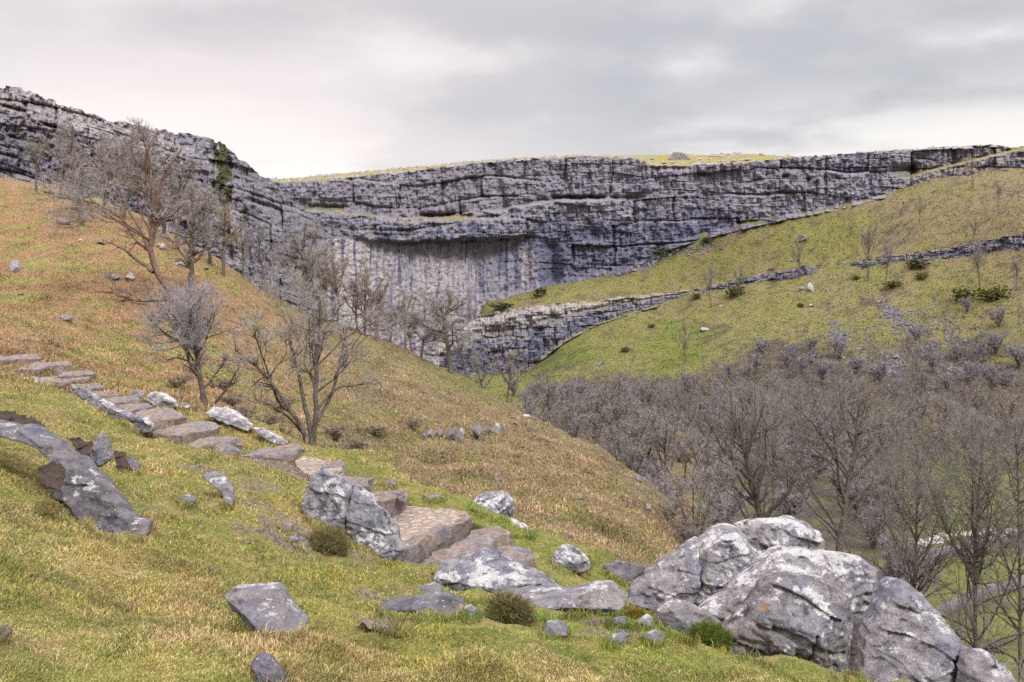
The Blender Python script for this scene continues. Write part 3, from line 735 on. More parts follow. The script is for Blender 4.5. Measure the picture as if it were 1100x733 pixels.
def rock(poly, Y, T, mat, label, name='boulder', cat='boulder', lean=.35, grad=0.0, seed=1, N=60, facets=6, rough=.15, cracks=(), group=None, ridge=1.0, jit=.035):
    """a solid boulder: its outline at its own distance, with a faceted front, a rounded back and real thickness"""
    A = np.array(poly, float); size = max(np.ptp(A[:, 0]), np.ptp(A[:, 1]))
    poly = jitter_poly(poly, size / 28, size * jit, seed)
    A = np.array(poly); x0, y0 = A.min(0); x1, y1 = A.max(0)
    s = size / N
    gx = np.arange(x0 - s, x1 + 2 * s, s); gy = np.arange(y0 - s, y1 + 2 * s, s)
    GX, GY = np.meshgrid(gx, gy)
    ins = inpoly(GX, GY, poly); d, nx, ny = polydist(GX, GY, poly)
    sd = np.where(ins, d, -d)
    c4 = lambda a: np.stack([a[:-1, :-1], a[:-1, 1:], a[1:, 1:], a[1:, :-1]], -1)
    I4 = c4(ins); cell = I4.sum(-1) >= 1
    nrv, ncv = GX.shape
    idx = np.arange(nrv * ncv).reshape(nrv, ncv)
    F4 = c4(idx)[cell]
    used = np.zeros(nrv * ncv, bool); used[F4.ravel()] = True
    PX = np.where(ins, GX, nx).ravel(); PY = np.where(ins, GY, ny).ravel()
    dd = np.where(ins, d, 0).ravel()
    dmax = dd.max(); cx, cy = (PX[used].mean(), PY[used].mean())
    r_ = np.random.default_rng(seed)
    q = np.clip(dd / (dmax * .85), 0, 1)
    g = np.sqrt(np.maximum(1 - (1 - q) ** 2, 0))
    h = g.copy()
    sx = max(np.ptp(A[:, 0]) / 2, 1); sy = max(np.ptp(A[:, 1]) / 2, 1)
    hf = np.full_like(g, 9.0)
    for k in range(facets):
        th = r_.uniform(0, 2 * math.pi); a = r_.uniform(.2, .95); c = r_.uniform(.5, .95)
        hf = np.minimum(hf, c - a * ((PX - cx) / sx * math.cos(th) + (PY - cy) / sy * math.sin(th)))
    # facets cut the dome; blend keeps the rim at zero
    h = np.minimum(h, np.maximum(hf, .12) * np.minimum(1, q * 4.5)) * ridge
    m = Y / F
    wx, wz = PX * m, PY * m
    h += (rough * fbm(wx * 2.6 + seed, wz * 2.6, seed, 4, seed) + .4 * rough * fbm(wx * 9, wz * 9, seed, 3, seed + 3)) * np.minimum(1, q * 4)
    h += rough * (.16 * fbm(wx * 24, wz * 24, seed, 3, seed + 4) - .5 * np.clip(fbm(wx * 13, wz * 13, seed, 2, seed + 6) - .22, 0, 1)) * np.minimum(1, q * 5)
    # joints and bedding breaks: sharp saw edges along two slanting directions
    for kk in range(2):
        th = r_.uniform(-.5, .5) + (1.57 if kk else 0)
        u_ = (wx * math.sin(th) + wz * math.cos(th)) * (2.6 if kk else 4.2) * (1.0 if T > .15 else 2.5) + .55 * fbm(wx * 1.6, wz * 1.6, seed + kk, 3, seed + 60) + seed * .37
        fr = u_ - np.floor(u_); am = h1(np.floor(u_), np.int64(seed + kk))
        h += rough * (.75 if kk else .55) * (fr - .5) * sst(fr, 0, .08) * (.3 + am) * np.minimum(1, q * 4)
    # small-scale stepped breaks
    h -= .45 * rough * np.abs(fbm(wx * 3.3, wz * 5.0 + seed, 3, 3, seed + 8)) * np.minimum(1, q * 4)
    for cr in cracks:
        dc, _, _ = polydist(PX, PY, cr, closed=False)
        h -= .22 * np.exp(-(dc * m / .011) ** 2) * np.minimum(1, q * 6)
    bot = A[:, 1].max()
    Y0 = Y + grad * (PX - cx) * m + lean * (bot - PY) * m
    xf = (PX - CX) * m * 1.0; zf = (HR - PY) * m
    # keep outline on its sight line but give real depth
    k0 = Y0 / Y
    front = np.stack([xf * k0, Y0 - T * h, zf * k0], 1)
    back = np.stack([xf * k0, Y0 + T * .9 * g, zf * k0], 1)
    inner = (dd > 0) & used
    fmap = -np.ones(nrv * ncv, int); fmap[used] = np.arange(used.sum())
    bmap = fmap.copy(); bmap[inner] = used.sum() + np.arange(inner.sum())
    Vv = np.vstack([front[used], back[inner]])
    Ff = fmap[F4]; Fb = bmap[F4][:, ::-1]
    faces = np.vstack([Ff, Fb])
    base = np.array([(cx - CX) * m, Y, (HR - bot) * m])
    Vv = Vv - base
    me = mesh_np(name, Vv, [faces])
    bm = bmesh.new(); bm.from_mesh(me); bmesh.ops.remove_doubles(bm, verts=bm.verts, dist=1e-5)
    bmesh.ops.recalc_face_normals(bm, faces=bm.faces); bm.to_mesh(me); bm.free()
    o = obj(name, me, mat, None, tuple(base))
    return tag(o, label, cat, group)

def auto_y(poly, T, k=.6):
    A = np.array(poly); i = A[:, 1].argmax()
    y = hit(A[:, 0].mean(), A[i, 1] - 1)[0]
    return y + T * k

RK = []
def rk(poly, T, mk, label, Y=None, **kw):
    if Y is None: Y = auto_y(poly, T)
    RK.append((poly, Y))
    return rock(poly, Y, T, M[mk], label, **kw)

# the pile on the right
rk([(673,652),(677,634),(700,612),(728,592),(751,577),(754,590),(752,610),(752,640),(735,655),(700,660)], .5, 'mauve', 'leaning pale slab at the left end of the big boulder pile', Y=9.5, seed=2, N=80, lean=.5)
rk([(735,655),(742,630),(746,603),(751,583),(760,571),(774,564),(787,564),(797,571),(812,590),(826,604),(815,640),(790,660),(756,662)], .55, 'pale', 'rounded white topped boulder with the left hand summit of the pile', Y=9.5, seed=3, N=90, lean=.4)
rk([(789,575),(791,563),(807,560),(836,558),(851,555),(870,563),(883,574),(888,590),(880,612),(850,622),(815,615),(797,595)], .5, 'pale', 'white lichen boulder at the very top of the pile', Y=10.1, seed=4, N=90, lean=.3)
rk([(748,655),(778,634),(807,611),(824,596),(841,588),(862,591),(882,587),(908,597),(928,599),(941,607),(945,620),(947,637),(940,655),(922,672),(906,680),(880,700),(820,690),(775,676)], .62, 'pale', 'long pale boulder lying across the middle of the pile', Y=8.9, seed=5, N=120, lean=.45, facets=8)
rk([(768,694),(778,677),(806,651),(816,638),(824,622),(849,618),(874,620),(898,628),(911,640),(916,656),(914,690),(908,745),(880,745),(850,728),(815,710)], .6, 'grey', 'largest front boulder with an upright crack low in its face', Y=7.2, seed=26, N=120, lean=.3, facets=9, cracks=[[(862,668),(861,690),(858,722)]])
rk([(924,724),(931,692),(942,661),(953,631),(966,622),(979,627),(1004,654),(1025,676),(1048,707),(1052,760),(930,760)], .65, 'mauve', 'wedge shaped pale boulder right of the dark gap in the pile', Y=7.6, seed=7, N=110, lean=.5, facets=7)
rk([(1036,712),(1046,702),(1062,701),(1079,714),(1094,734),(1100,765),(1030,765)], .35, 'mauve', 'small pale boulder at the bottom right end of the pile', Y=7.2, seed=8, N=50)
rk([(704,660),(712,648),(732,646),(757,655),(775,668),(765,684),(742,690),(722,683),(710,673)], .3, 'rock', 'low mottled boulder at the foot of the leaning slab', Y=8.3, seed=9, N=60)
rk([(896,676),(912,664),(930,668),(940,684),(936,716),(930,770),(896,770)], .3, 'dark', 'added dark rock standing in for the shade deep in the gap of the boulder pile', Y=8.6, seed=10, N=50)  # filler rock added so the gap reads dark, shade put into its colour
# middle outcrop
rk([(464,620),(473,605),(493,599),(511,593),(524,590),(542,597),(562,607),(587,619),(608,634),(604,640),(575,642),(545,642),(521,645),(504,648),(484,642),(470,632)], .42, 'blue', 'long dark pitted outcrop rock sloping down right from the flagstone step', Y=8.5, seed=11, N=110, lean=.9, facets=9)
rk([(532,644),(556,634),(594,633),(618,636),(645,626),(666,628),(678,637),(676,650),(663,660),(638,658),(611,661),(587,665),(569,661),(552,652)], .35, 'rock', 'low grey bedrock slab between the dark outcrop and the boulder pile', Y=8.0, seed=12, N=110, lean=1.0, facets=8)
rk([(406,660),(410,648),(428,646),(448,643),(466,640),(486,642),(500,650),(498,661),(476,666),(452,666),(425,666)], .25, 'dark', 'low brownish rock in the lawn left of the heather tussock', seed=13, N=70, lean=.8)
rk([(446,633),(466,626),(476,632),(474,641),(452,641)], .14, 'rock', 'small rounded rock between the low brownish rock and the dark outcrop', seed=14, N=30)
rk([(496,655),(505,650),(513,655),(513,666),(500,666)], .1, 'rock', 'little grey stone at the left foot of the heather tussock', seed=15, N=24)
# path side boulder
rk([(324,540),(328,525),(337,506),(344,501),(355,506),(369,515),(379,521),(388,524),(402,535),(412,548),(425,563),(432,578),(435,594),(425,602),(410,604),(394,598),(382,585),(366,574),(350,568),(336,566),(328,556)], .42, 'blue', 'tall leaning boulder with white lichen spots left of the cobbled steps', Y=10.9, seed=16, N=110, lean=.35, facets=7, cracks=[[(380,520),(375,545),(372,572)]])
# left ledge
rk([(-40,446),(0,451),(28,457),(52,464),(66,476),(86,492),(104,509),(121,528),(135,550),(152,558),(165,568),(155,580),(131,582),(104,577),(90,560),(73,540),(62,522),(66,500),(52,484),(21,475),(0,470),(-40,464)], .32, 'slate', 'long dark bedrock ledge snaking out of the turf bank at the left', Y=7.5, seed=17, N=130, lean=.9, grad=-.5, facets=5, rough=.16)
rk([(96,492),(103,469),(110,463),(117,477),(120,494),(108,502),(98,499)], .18, 'rock', 'upright pointed stone poking from the eroded bank above the dark ledge', Y=9.2, seed=18, N=40)
# foreground rock
rk([(238,640),(251,633),(268,634),(286,632),(298,635),(309,654),(328,674),(325,684),(309,689),(290,682),(266,668),(250,655)], .3, 'rock', 'single grey rock with a white lichen cap alone in the foreground turf', seed=19, N=80, lean=.7)
# right of the steps
rk([(592,602),(599,589),(607,584),(620,589),(630,597),(635,606),(630,615),(618,616),(604,613),(595,609)], .25, 'blue', 'egg shaped grey boulder on the grassy edge right of the steps', seed=20, N=50)
rk([(502,543),(513,532),(526,528),(544,528),(551,536),(553,550),(547,558),(530,557),(514,551)], .5, 'blue', 'square dark blue boulder standing behind the path edge', Y=17.5, seed=21, N=60)
rk([(528,559),(542,555),(562,562),(573,570),(571,577),(552,574)], .25, 'white', 'flat pale rock just below the square dark blue boulder', Y=14.4, seed=22, N=50)
rk([(647,609),(658,603),(671,604),(702,610),(700,617),(687,628),(672,627),(657,621)], .3, 'dark', 'dark low rock tucked behind the leaning slab of the pile', seed=23, N=50)
rk([(581,677),(589,668),(602,667),(611,674),(609,682),(595,685),(583,684)], .1, 'rock', 'small speckled stone on the lawn below the bedrock slab', seed=24, N=40)
rk([(680,671),(695,660),(702,664),(700,674),(684,676)], .09, 'white', 'small bright white stone in the moss by the pile', seed=25, N=30)
rk([(648,693),(657,684),(668,681),(678,682),(669,689),(656,696)], .08, 'rock', 'thin flat stone half sunk in the lawn near the moss', seed=26, N=30)
rk([(690,684),(704,677),(715,684),(710,693),(695,692)], .09, 'rock', 'small angular stone on the bright green lawn', seed=27, N=30)
rk([(651,671),(662,664),(674,663),(677,672),(660,676)], .09, 'dark', 'small brown stone between the slab and the moss cushions', seed=28, N=30)
rk([(603,640),(614,634),(624,637),(620,644),(606,645)], .1, 'dark', 'dark chip of rock on the crack between the outcrop and slab', Y=9.4, seed=29, N=24)
# path edge
rk([(76,414),(87,416),(106,426),(128,438),(142,444),(159,449),(166,461),(158,467),(142,461),(128,452),(110,442),(92,431),(80,422)], .3, 'blue', 'slanting kerb rock edged with white lichen beside the upper steps', Y=17.8, seed=30, N=110, lean=.6, grad=-1.6, facets=4)
rk([(18,411),(24,406),(38,405),(54,412),(46,420),(26,424)], .35, 'rock', 'flat grey slab between the turf hump and the upper steps', Y=20.3, seed=31, N=50, lean=1.2)
rk([(156,429),(162,421),(175,421),(187,429),(192,438),(180,441),(164,436)], .3, 'white', 'white lichen boulder on the edge of the upper path', seed=32, N=50)
rk([(189,437),(198,432),(205,437),(202,442),(192,442)], .14, 'white', 'little white stone between the two white lichen boulders', seed=33, N=26)
rk([(219,445),(228,437),(243,437),(256,444),(272,457),(266,464),(250,458),(234,451)], .3, 'white', 'long white lichen rock lying on the path edge by the tree', seed=34, N=60, grad=-.4)
rk([(268,459),(281,459),(298,467),(311,476),(300,479),(282,470)], .15, 'white', 'thin pale edging rock in the grass above the long slab', seed=35, N=40)
rk([(186,440),(190,437)] and [(136,425),(146,418),(155,424),(158,432),(148,432)], .16, 'rock', 'small rough stone above the narrow step', seed=36, N=26)
rk([(455,532),(466,529),(478,534),(472,538),(458,537)], .12, 'step', 'flat brown stone on the grass beside the blocky step', seed=37, N=26)
rk([(426,529),(434,527),(440,532),(437,540),(428,538)], .14, 'step', 'squared brown block at the end of the blocky step', Y=13.6, seed=38, N=26)
rk([(410,520),(420,514),(426,520),(420,526)], .1, 'step', 'small pale stone in the grass above the blocky step', seed=39, N=20)
rk([(228,488),(232,478),(246,477),(259,484),(254,491),(236,492)], .16, 'step', 'rough brown block at the front of the broken step', Y=15.7, seed=40, N=30)
rk([(206,490),(210,483),(222,483),(230,489),(224,494),(210,494)], .14, 'step', 'small squared block left of the rough brown block', Y=15.6, seed=41, N=30)
# stones in the worn turf bank
rk([(216,512),(228,506),(240,510),(250,524),(252,538),(244,545),(238,530),(226,520)], .14, 'rock', 'curved grey rock rib in the turf bank above the worn patch', seed=42, N=40, lean=.9)
rk([(238,538),(246,534),(252,541),(246,546),(240,545)], .08, 'rock', 'small stone at the lower end of the curved rock rib', seed=43, N=20)
rk([(190,536),(201,531),(213,536),(206,543),(195,543)], .08, 'rock', 'low grey stone left of the curved rock rib', seed=44, N=24)
rk([(134,495),(142,490),(150,500),(152,507),(142,505)], .08, 'dark', 'dark wedge of rock in the eroded turf edge', seed=45, N=24)
rk([(299,567),(307,560),(316,563),(314,570),(303,572)], .07, 'step', 'reddish stone on the worn ground left of the leaning boulder', seed=46, N=24)
rk([(308,580),(316,576),(322,581),(314,585)], .05, 'rock', 'pale chip on the worn ground below the reddish stone', seed=47, N=20)
rk([(221,612),(228,608),(233,613),(229,617),(222,617)], .035, 'step', 'pink pebble alone on the open turf', seed=48, N=20)
rk([(383,665),(396,666),(414,672),(438,678),(440,683),(420,682),(398,675)], .06, 'step', 'thin pale bare strip of stone in the foreground turf', seed=49, N=40, lean=1.5)
rk([(270,712),(280,700),(292,706),(304,722),(310,740),(286,745)], .07, 'dark', 'dark stone in the torn turf at the bottom edge', seed=50, N=30)
rk([(-6,676),(4,672),(12,680),(6,688),(-6,688)], .05, 'dark', 'dark stone at the left edge of the foreground turf', seed=51, N=20)
# exposed soil under the turf lip
for poly, lab, sd in [
    ([(40,502),(52,497),(66,497),(70,510),(66,524),(56,530),(44,525)], 'dark red hollow of bare soil under the turf beside the ledge', 61),
    ([(72,470),(86,472),(100,476),(98,490),(88,489),(80,481)], 'bare soil scar behind the pointed stone', 62),
    ([(-20,440),(0,441),(28,446),(50,460),(30,460),(0,454),(-20,452)], 'bare soil lip above the dark ledge at the left edge', 63),
    ([(122,484),(134,486),(138,502),(126,505)], 'bare soil cut right of the pointed stone', 64)]:
    rk(poly, .06, 'soil', lab, Y={61: 6.9, 62: 9.5, 63: 9.8, 64: 9.3}[sd], name='soil_bank', cat='soil', seed=sd, N=50, rough=1.0, lean=2.2, jit=.09)

# ------------------------------------------------------------------ loose rocks on slopes
def pebble_mesh(seed, flat=.7):
    bm = bmesh.new(); bmesh.ops.create_icosphere(bm, subdivisions=3, radius=1)
    P = np.array([v.co[:] for v in bm.verts]); r_ = np.random.default_rng(seed)
    for k in range(9):
        n = r_.normal(size=3); n /= np.linalg.norm(n); dd = r_.uniform(.45, .85)
        P -= np.clip(P @ n - dd, 0, None)[:, None] * n
    P *= (1 + .12 * fbm(P[:, 0] * 2, P[:, 1] * 2, P[:, 2] * 2, 3, seed))[:, None]
    P[:, 2] *= flat
    for v, p in zip(bm.verts, P): v.co = p
    me = bpy.data.meshes.new('boulder'); bm.to_mesh(me); bm.free()
    for p in me.polygons: p.use_smooth = False
    return me
PEB = {}
for mk in ('rock', 'white', 'dark'):
    PEB[mk] = []
    for k in range(4):
        m_ = pebble_mesh(100 + k, (.75, .55, .9, 1.3)[k]); m_.materials.append(M[mk]); PEB[mk].append(m_)
def stone(px, row, w, mk, label, k=0, group=None, ymin=1.2, sz=1.0, cat='boulder'):
    p = hp(px, row, ymin)
    if not np.isfinite(p[1]): return
    r = w / F * p[1] * .5
    o = bpy.data.objects.new('boulder', PEB[mk][k % 4])
    o.location = p + np.array([0, 0, r * .25]); o.rotation_euler = (rng.uniform(-.2, .2), rng.uniform(-.2, .2), rng.uniform(0, 6.28))
    o.scale = (r, r * .85, r * sz)
    link(o); tag(o, label, cat, group)
G1 = 'grey rocks scattered on the orange hillside'
for (px, row, w, mk, lab, k, sz) in [
    (18, 291, 15, 'white', 'upright pale rock at the left edge of the orange hillside', 3, 1.3),
    (70, 344, 17, 'rock', 'pale flat rock low on the orange hillside above the top steps', 1, .9),
    (68, 240, 15, 'rock', 'flat pale rock under the small far tree, left of its trunk', 1, .8),
    (80, 226, 13, 'rock', 'grey rock close beside the trunk of the small far tree', 1, .8),
    (98, 234, 10, 'dark', 'dark small rock right of the small far tree', 0, 1),
    (54, 208, 13, 'rock', 'thin grey rock just under the crag near the small far tree', 1, .6),
    (172, 266, 15, 'white', 'pale tilted rock right of the tall leaning tree trunk', 1, 1),
    (122, 301, 17, 'rock', 'broad grey rock beneath the low boughs of the leaning tree', 1, .8),
    (139, 300, 14, 'white', 'pale rock beneath the low boughs, right of the broad grey one', 0, 1),
    (87, 259, 6, 'white', 'tiny white rock alone on the open orange slope', 0, .8),
    (110, 263, 12, 'rock', 'low rock behind the outermost left boughs of the leaning tree', 1, .7),
    (22, 317, 9, 'rock', 'small grey rock below the upright pale rock', 1, .8),
    (66, 365, 11, 'rock', 'grey rock in the orange grass just behind the top steps', 0, .9),
    (28, 366, 12, 'rock', 'low grey rock behind the highest step', 1, .9),
    (124, 400, 6, 'rock', 'tiny grey rock in bracken behind the middle steps', 0, .9),
    (192, 285, 11, 'white', 'pale rock right of the rounded crown tree on the slope', 1, .8),
    (222, 290, 9, 'rock', 'small rock on the hillside skyline under the crag', 1, .8),
    (392, 478, 12, 'rock', 'grey rock among the dark scrub left of the rock teeth', 0, 1),
    (374, 482, 9, 'rock', 'small pale rock in the scrub right of the fence posts', 1, 1),
    (566, 450, 11, 'white', 'pale rock on the skyline of the spur right of the rock teeth', 1, 1),
    (554, 456, 8, 'rock', 'small rock between the rock teeth and the skyline rock', 0, 1),
    (586, 443, 9, 'white', 'whitish rock at the edge of the spur above the valley trees', 0, 1),
    (536, 517, 9, 'rock', 'lone small rock in the middle of the spur slope', 0, .9),
    (663, 491, 8, 'white', 'small pale rock near the lower end of the spur skyline', 0, 1),
    (685, 517, 10, 'rock', 'upper of the small crags on the end of the spur', 3, 1),
    (697, 547, 9, 'white', 'lower of the small crags on the end of the spur', 3, 1.1),
    (677, 540, 8, 'rock', 'small rock left of the crags on the end of the spur', 0, 1),
    (624, 536, 7, 'rock', 'small rock on the brown lower face of the spur', 1, .8),
    (612, 578, 9, 'dark', 'dark rock at the foot of the spur above the egg shaped boulder', 1, .8),
    (588, 560, 7, 'rock', 'small rock low on the spur beyond the square blue boulder', 1, .8)]:
    stone(px, row, w, mk, lab, k, None, 17, sz)
# outcrop of upright teeth on the spur
for i, (px, row, w, h) in enumerate([(463,470,7,12),(473,471,8,13),(486,473,9,17),(495,473,8,16),(513,472,11,21),(524,468,7,15),(533,466,9,15),(540,466,6,12),(455,472,6,9)]):
    p = hp(px, row, 25); m = p[1] / F
    o = bpy.data.objects.new('rock_tooth', PEB['rock' if i % 3 else 'white'][3])
    o.location = p + np.array([0, 0, h * m * .35]); o.scale = (w * m * .55, w * m * .6, h * m * .42); o.rotation_euler = (0, rng.uniform(-.1, .1), rng.uniform(0, 6))
    link(o); tag(o, 'one of the upright grey rock teeth in a row on the brown spur', 'rock', 'row of rock teeth on the spur')
# far hillside boulders
for (px, row, w, mk, lab, k, sz) in [
    (861, 258, 17, 'rock', 'large grey boulder high on the right hillside below the cliff', 0, .7),
    (870, 313, 12, 'white', 'upright white block on the right hillside below the scar', 3, 1.2),
    (862, 312, 10, 'dark', 'dark rock touching the upright white block', 1, .9),
    (871, 330, 9, 'rock', 'grey boulder below the upright white block', 0, .8),
    (852, 280, 7, 'rock', 'small grey boulder above the scar near the thin tree', 0, .8),
    (828, 290, 8, 'dark', 'dark boulder on the crest of the scar', 0, .8),
    (757, 356, 15, 'rock', 'long grey log shaped rock on the green lower hillside', 1, .6),
    (645, 392, 10, 'dark', 'dark stone pair on the green slope above the valley wood', 0, .8),
    (775, 330, 6, 'rock', 'small grey stone on the green slope under the scar', 0, .8),
    (984, 362, 9, 'rock', 'grey stone among the scrub on the right hillside', 0, .8),
    (962, 385, 11, 'rock', 'bluish rock in the dark scree above the wood', 1, .8),
    (945, 325, 7, 'rock', 'little rock beside the scree streak on the right', 0, .8)]:
    stone(px, row, w, mk, lab, k, None, 140, sz)
# scree streaks of loose stones on the right hillside: uncountable rubble
def rubble(name, spots, n, smin, smax, mat, label, ymin=140):
    base = np.array([[1,0,-.5],[-1,0,-.5],[0,1,-.5],[0,-1,-.5],[.2,.1,.7],[-.5,.4,.2]], float)
    tri = np.array([[0,2,4],[2,1,5],[5,4,2],[1,3,5],[3,0,4],[3,4,5]])
    vs, fs, c = [], [], 0
    for _ in range(n):
        px, row, sx_, sy_, sl = spots[rng.integers(len(spots))]
        a = rng.normal() * .5; q = px + a * sx_ + sl * a * 0; r_ = row + rng.normal() * .5 * sy_ + sl * a
        y = hit(q, r_, ymin)[0]
        if not np.isfinite(y): continue
        x = (q - CX) / F * y; s_ = rng.uniform(smin, smax)
        B = base * s_ * rng.uniform(.6, 1.3, (6, 3)); th = rng.uniform(0, 6.28)
        B = B @ np.array([[math.cos(th), -math.sin(th), 0], [math.sin(th), math.cos(th), 0], [0, 0, 1]])
        vs.append(B + [x, y, float(gz(x, y)) + s_ * .3]); fs.append(tri + c); c += 6
    me = mesh_np(name, np.vstack(vs), [np.vstack(fs)], smooth=False)
    return tag(obj(name, me, mat), label, 'scree', kind='stuff')
rubble('scree', [(925,372,22,40,6),(970,345,25,14,10),(1010,350,30,20,6),(985,380,30,22,8),(900,360,10,12,4),(835,425,12,20,4),(790,430,14,24,6),(955,335,14,8,8),(690,288,16,5,-4),(745,268,30,5,-4),(960,400,20,20,5),(1040,395,30,14,4)], 1500, .15, .6, M['scree'], 'dark loose scree streaks on the right hillside above the wood')
rubble('pebbles', [(300,575,40,22,0),(320,562,30,20,0),(215,502,40,10,0),(395,604,30,10,0),(425,672,40,8,0),(280,516,40,14,0),(470,602,30,8,0),(240,545,60,30,0),(650,680,60,12,0)], 330, .008, .035, M['step'], 'small loose stones on the worn ground by the path', ymin=2)
# outcrop on the skyline
P_ = [(716,178),(718,170),(724,163.5),(732,163.5),(738,167),(748,175),(752,180)]
rk(P_, 3.0, 'dark', 'dark hump of rock on the skyline above the great cliff', Y=322, name='rock_outcrop', cat='rock', seed=71, N=40)

# ------------------------------------------------------------------ steps
def slab(W, height, mat, label, seed):
    c = W.mean(0); c2 = np.array([c[0], c[1], W[:, 2].min() - height])
    # roughen outline
    Q = []
    n = len(W)
    for i in range(n):
        a, b = W[i], W[(i + 1) % n]; m = max(1, int(np.linalg.norm(b - a) / .16))
        for k in range(m): Q.append(a + (b - a) * k / m)
    Q = np.array(Q)
    ctr = Q.mean(0); dirn = Q - ctr; dirn[:, 2] = 0; dirn /= np.maximum(np.linalg.norm(dirn, axis=1), 1e-6)[:, None]
    Q = Q + dirn * (.05 * fbm(Q[:, 0] * 3, Q[:, 1] * 3, 0, 3, seed))[:, None]
    bm = bmesh.new()
    vt = [bm.verts.new(q - c2) for q in Q]
    f = bm.faces.new(vt)
    if f.normal.z < 0: f.normal_flip()
    bm.normal_update()
    if f.normal.z < 0: bmesh.ops.reverse_faces(bm, faces=[f])
    r = bmesh.ops.extrude_face_region(bm, geom=[f])
    nv = [e for e in r['geom'] if isinstance(e, bmesh.types.BMVert)]
    # original face becomes bottom
    nf = set(nv)
    for v in bm.verts:
        if v not in nf: v.co.z -= (height + .18)
    bmesh.ops.recalc_face_normals(bm, faces=bm.faces)
    topE = [e for e in bm.edges if e.verts[0] in nf and e.verts[1] in nf]
    bmesh.ops.bevel(bm, geom=topE, offset=.03, segments=2, affect='EDGES', profile=.6)
    bmesh.ops.triangulate(bm, faces=[f for f in bm.faces if len(f.verts) > 4])
    for _ in range(2):
        bmesh.ops.subdivide_edges(bm, edges=[e for e in bm.edges if e.calc_length() > .12], cuts=1, use_grid_fill=True)
        bmesh.ops.triangulate(bm, faces=[f for f in bm.faces if len(f.verts) > 4])
    P = np.array([v.co[:] for v in bm.verts]) + c2
    dz = .045 * fbm(P[:, 0] * 2.2, P[:, 1] * 2.2, P[:, 2] * 2.2, 3, seed) + .030 * fbm(P[:, 0] * 8, P[:, 1] * 8, P[:, 2] * 8, 3, seed + 1)
    dx = .065 * fbm(P[:, 0] * 3, P[:, 1] * 3, P[:, 2] * 5, 3, seed + 2)
    for v, a, b in zip(bm.verts, dz, dx): v.co.z += a; v.co.x += b; v.co.y -= b * .8
    me = bpy.data.meshes.new('stone_step'); bm.to_mesh(me); bm.free()
    for p in me.polygons: p.use_smooth = True
    me.set_sharp_from_angle(angle=R(40))
    o = obj('stone_step', me, mat, None, tuple(c2))
    return tag(o, label, 'step')
for i, (W, S) in enumerate(zip(step_poly_world, STEPS)):
    slab(W, S[3], M[S[4]], S[5], 200 + i)
# squared kerb along the front of the big platform
def kerb(a, b, wid, height, label, mat):
    a, b = np.array(a), np.array(b); d = b - a; L = np.linalg.norm(d[:2]); u = d / np.linalg.norm(d)
    nrm = np.array([-u[1], u[0], 0]);
    W = np.array([a - nrm * .04, b - nrm * .04, b + nrm * wid, a + nrm * wid])
    W[:, 2] += .012
    slab(W, height, mat, label, 400)
W = step_poly_world[[i for i, q in enumerate(STEPS) if q[5].startswith('largest cobbled')][0]]
kerb(W[0] + [.02, -.05, 0], W[2] + [.02, -.05, 0], .2, .27, 'long squared kerb stone along the front of the big cobbled platform', M['step'])

# ------------------------------------------------------------------ trees
def resample(P, n):
    P = np.asarray(P, float); s = np.r_[0, np.cumsum(np.linalg.norm(np.diff(P, axis=0), axis=1))]
    t = np.linspace(0, s[-1], n)
    Q = np.stack([np.interp(t, s, P[:, k]) for k in range(3)], 1)
    for _ in range(2): Q[1:-1] = .25 * Q[:-2] + .5 * Q[1:-1] + .25 * Q[2:]
    return Q
def kids(P, Rr, n, ratio, t0, ang, npts, wob, up, rmin, rng_, rs=.65, tmax=1.0, lmin=.2):
    nb, k, _ = P.shape
    ln = np.linalg.norm(np.diff(P, axis=1), axis=2).sum(1)
    i = rng_.choice(nb, n, p=ln / ln.sum())
    t = t0 + (tmax - t0) * rng_.random(n) ** .8
    f = t * (k - 1); j = np.minimum(f.astype(int), k - 2); u = (f - j)[:, None]
    pos = P[i, j] * (1 - u) + P[i, j + 1] * u
    rad = Rr[i, j] * (1 - u[:, 0]) + Rr[i, j + 1] * u[:, 0]
    tan = P[i, j + 1] - P[i, j]; tan /= np.maximum(np.linalg.norm(tan, axis=1), 1e-9)[:, None]
    v = rng_.normal(size=(n, 3)); v -= (v * tan).sum(1)[:, None] * tan; v /= np.linalg.norm(v, axis=1)[:, None]
    a = (ang[0] + (ang[1] - ang[0]) * rng_.random(n))[:, None]
    d = tan * np.cos(a) + v * np.sin(a)
    L = np.maximum(ln[i] * ratio * (1.2 - .75 * t) * rng_.uniform(.6, 1.25, n), lmin)
    out = np.zeros((n, npts, 3)); out[:, 0] = pos
    st = (L / (npts - 1))[:, None]
    for q in range(1, npts):
        d = d + rng_.normal(size=(n, 3)) * wob; d[:, 2] += up
        d /= np.linalg.norm(d, axis=1)[:, None]
        out[:, q] = out[:, q - 1] + d * st
    r0 = np.maximum(rad * rs, rmin)
    rr = r0[:, None] * np.linspace(1, .25, npts)[None]; rr = np.maximum(rr, rmin * .6)
    return out, rr
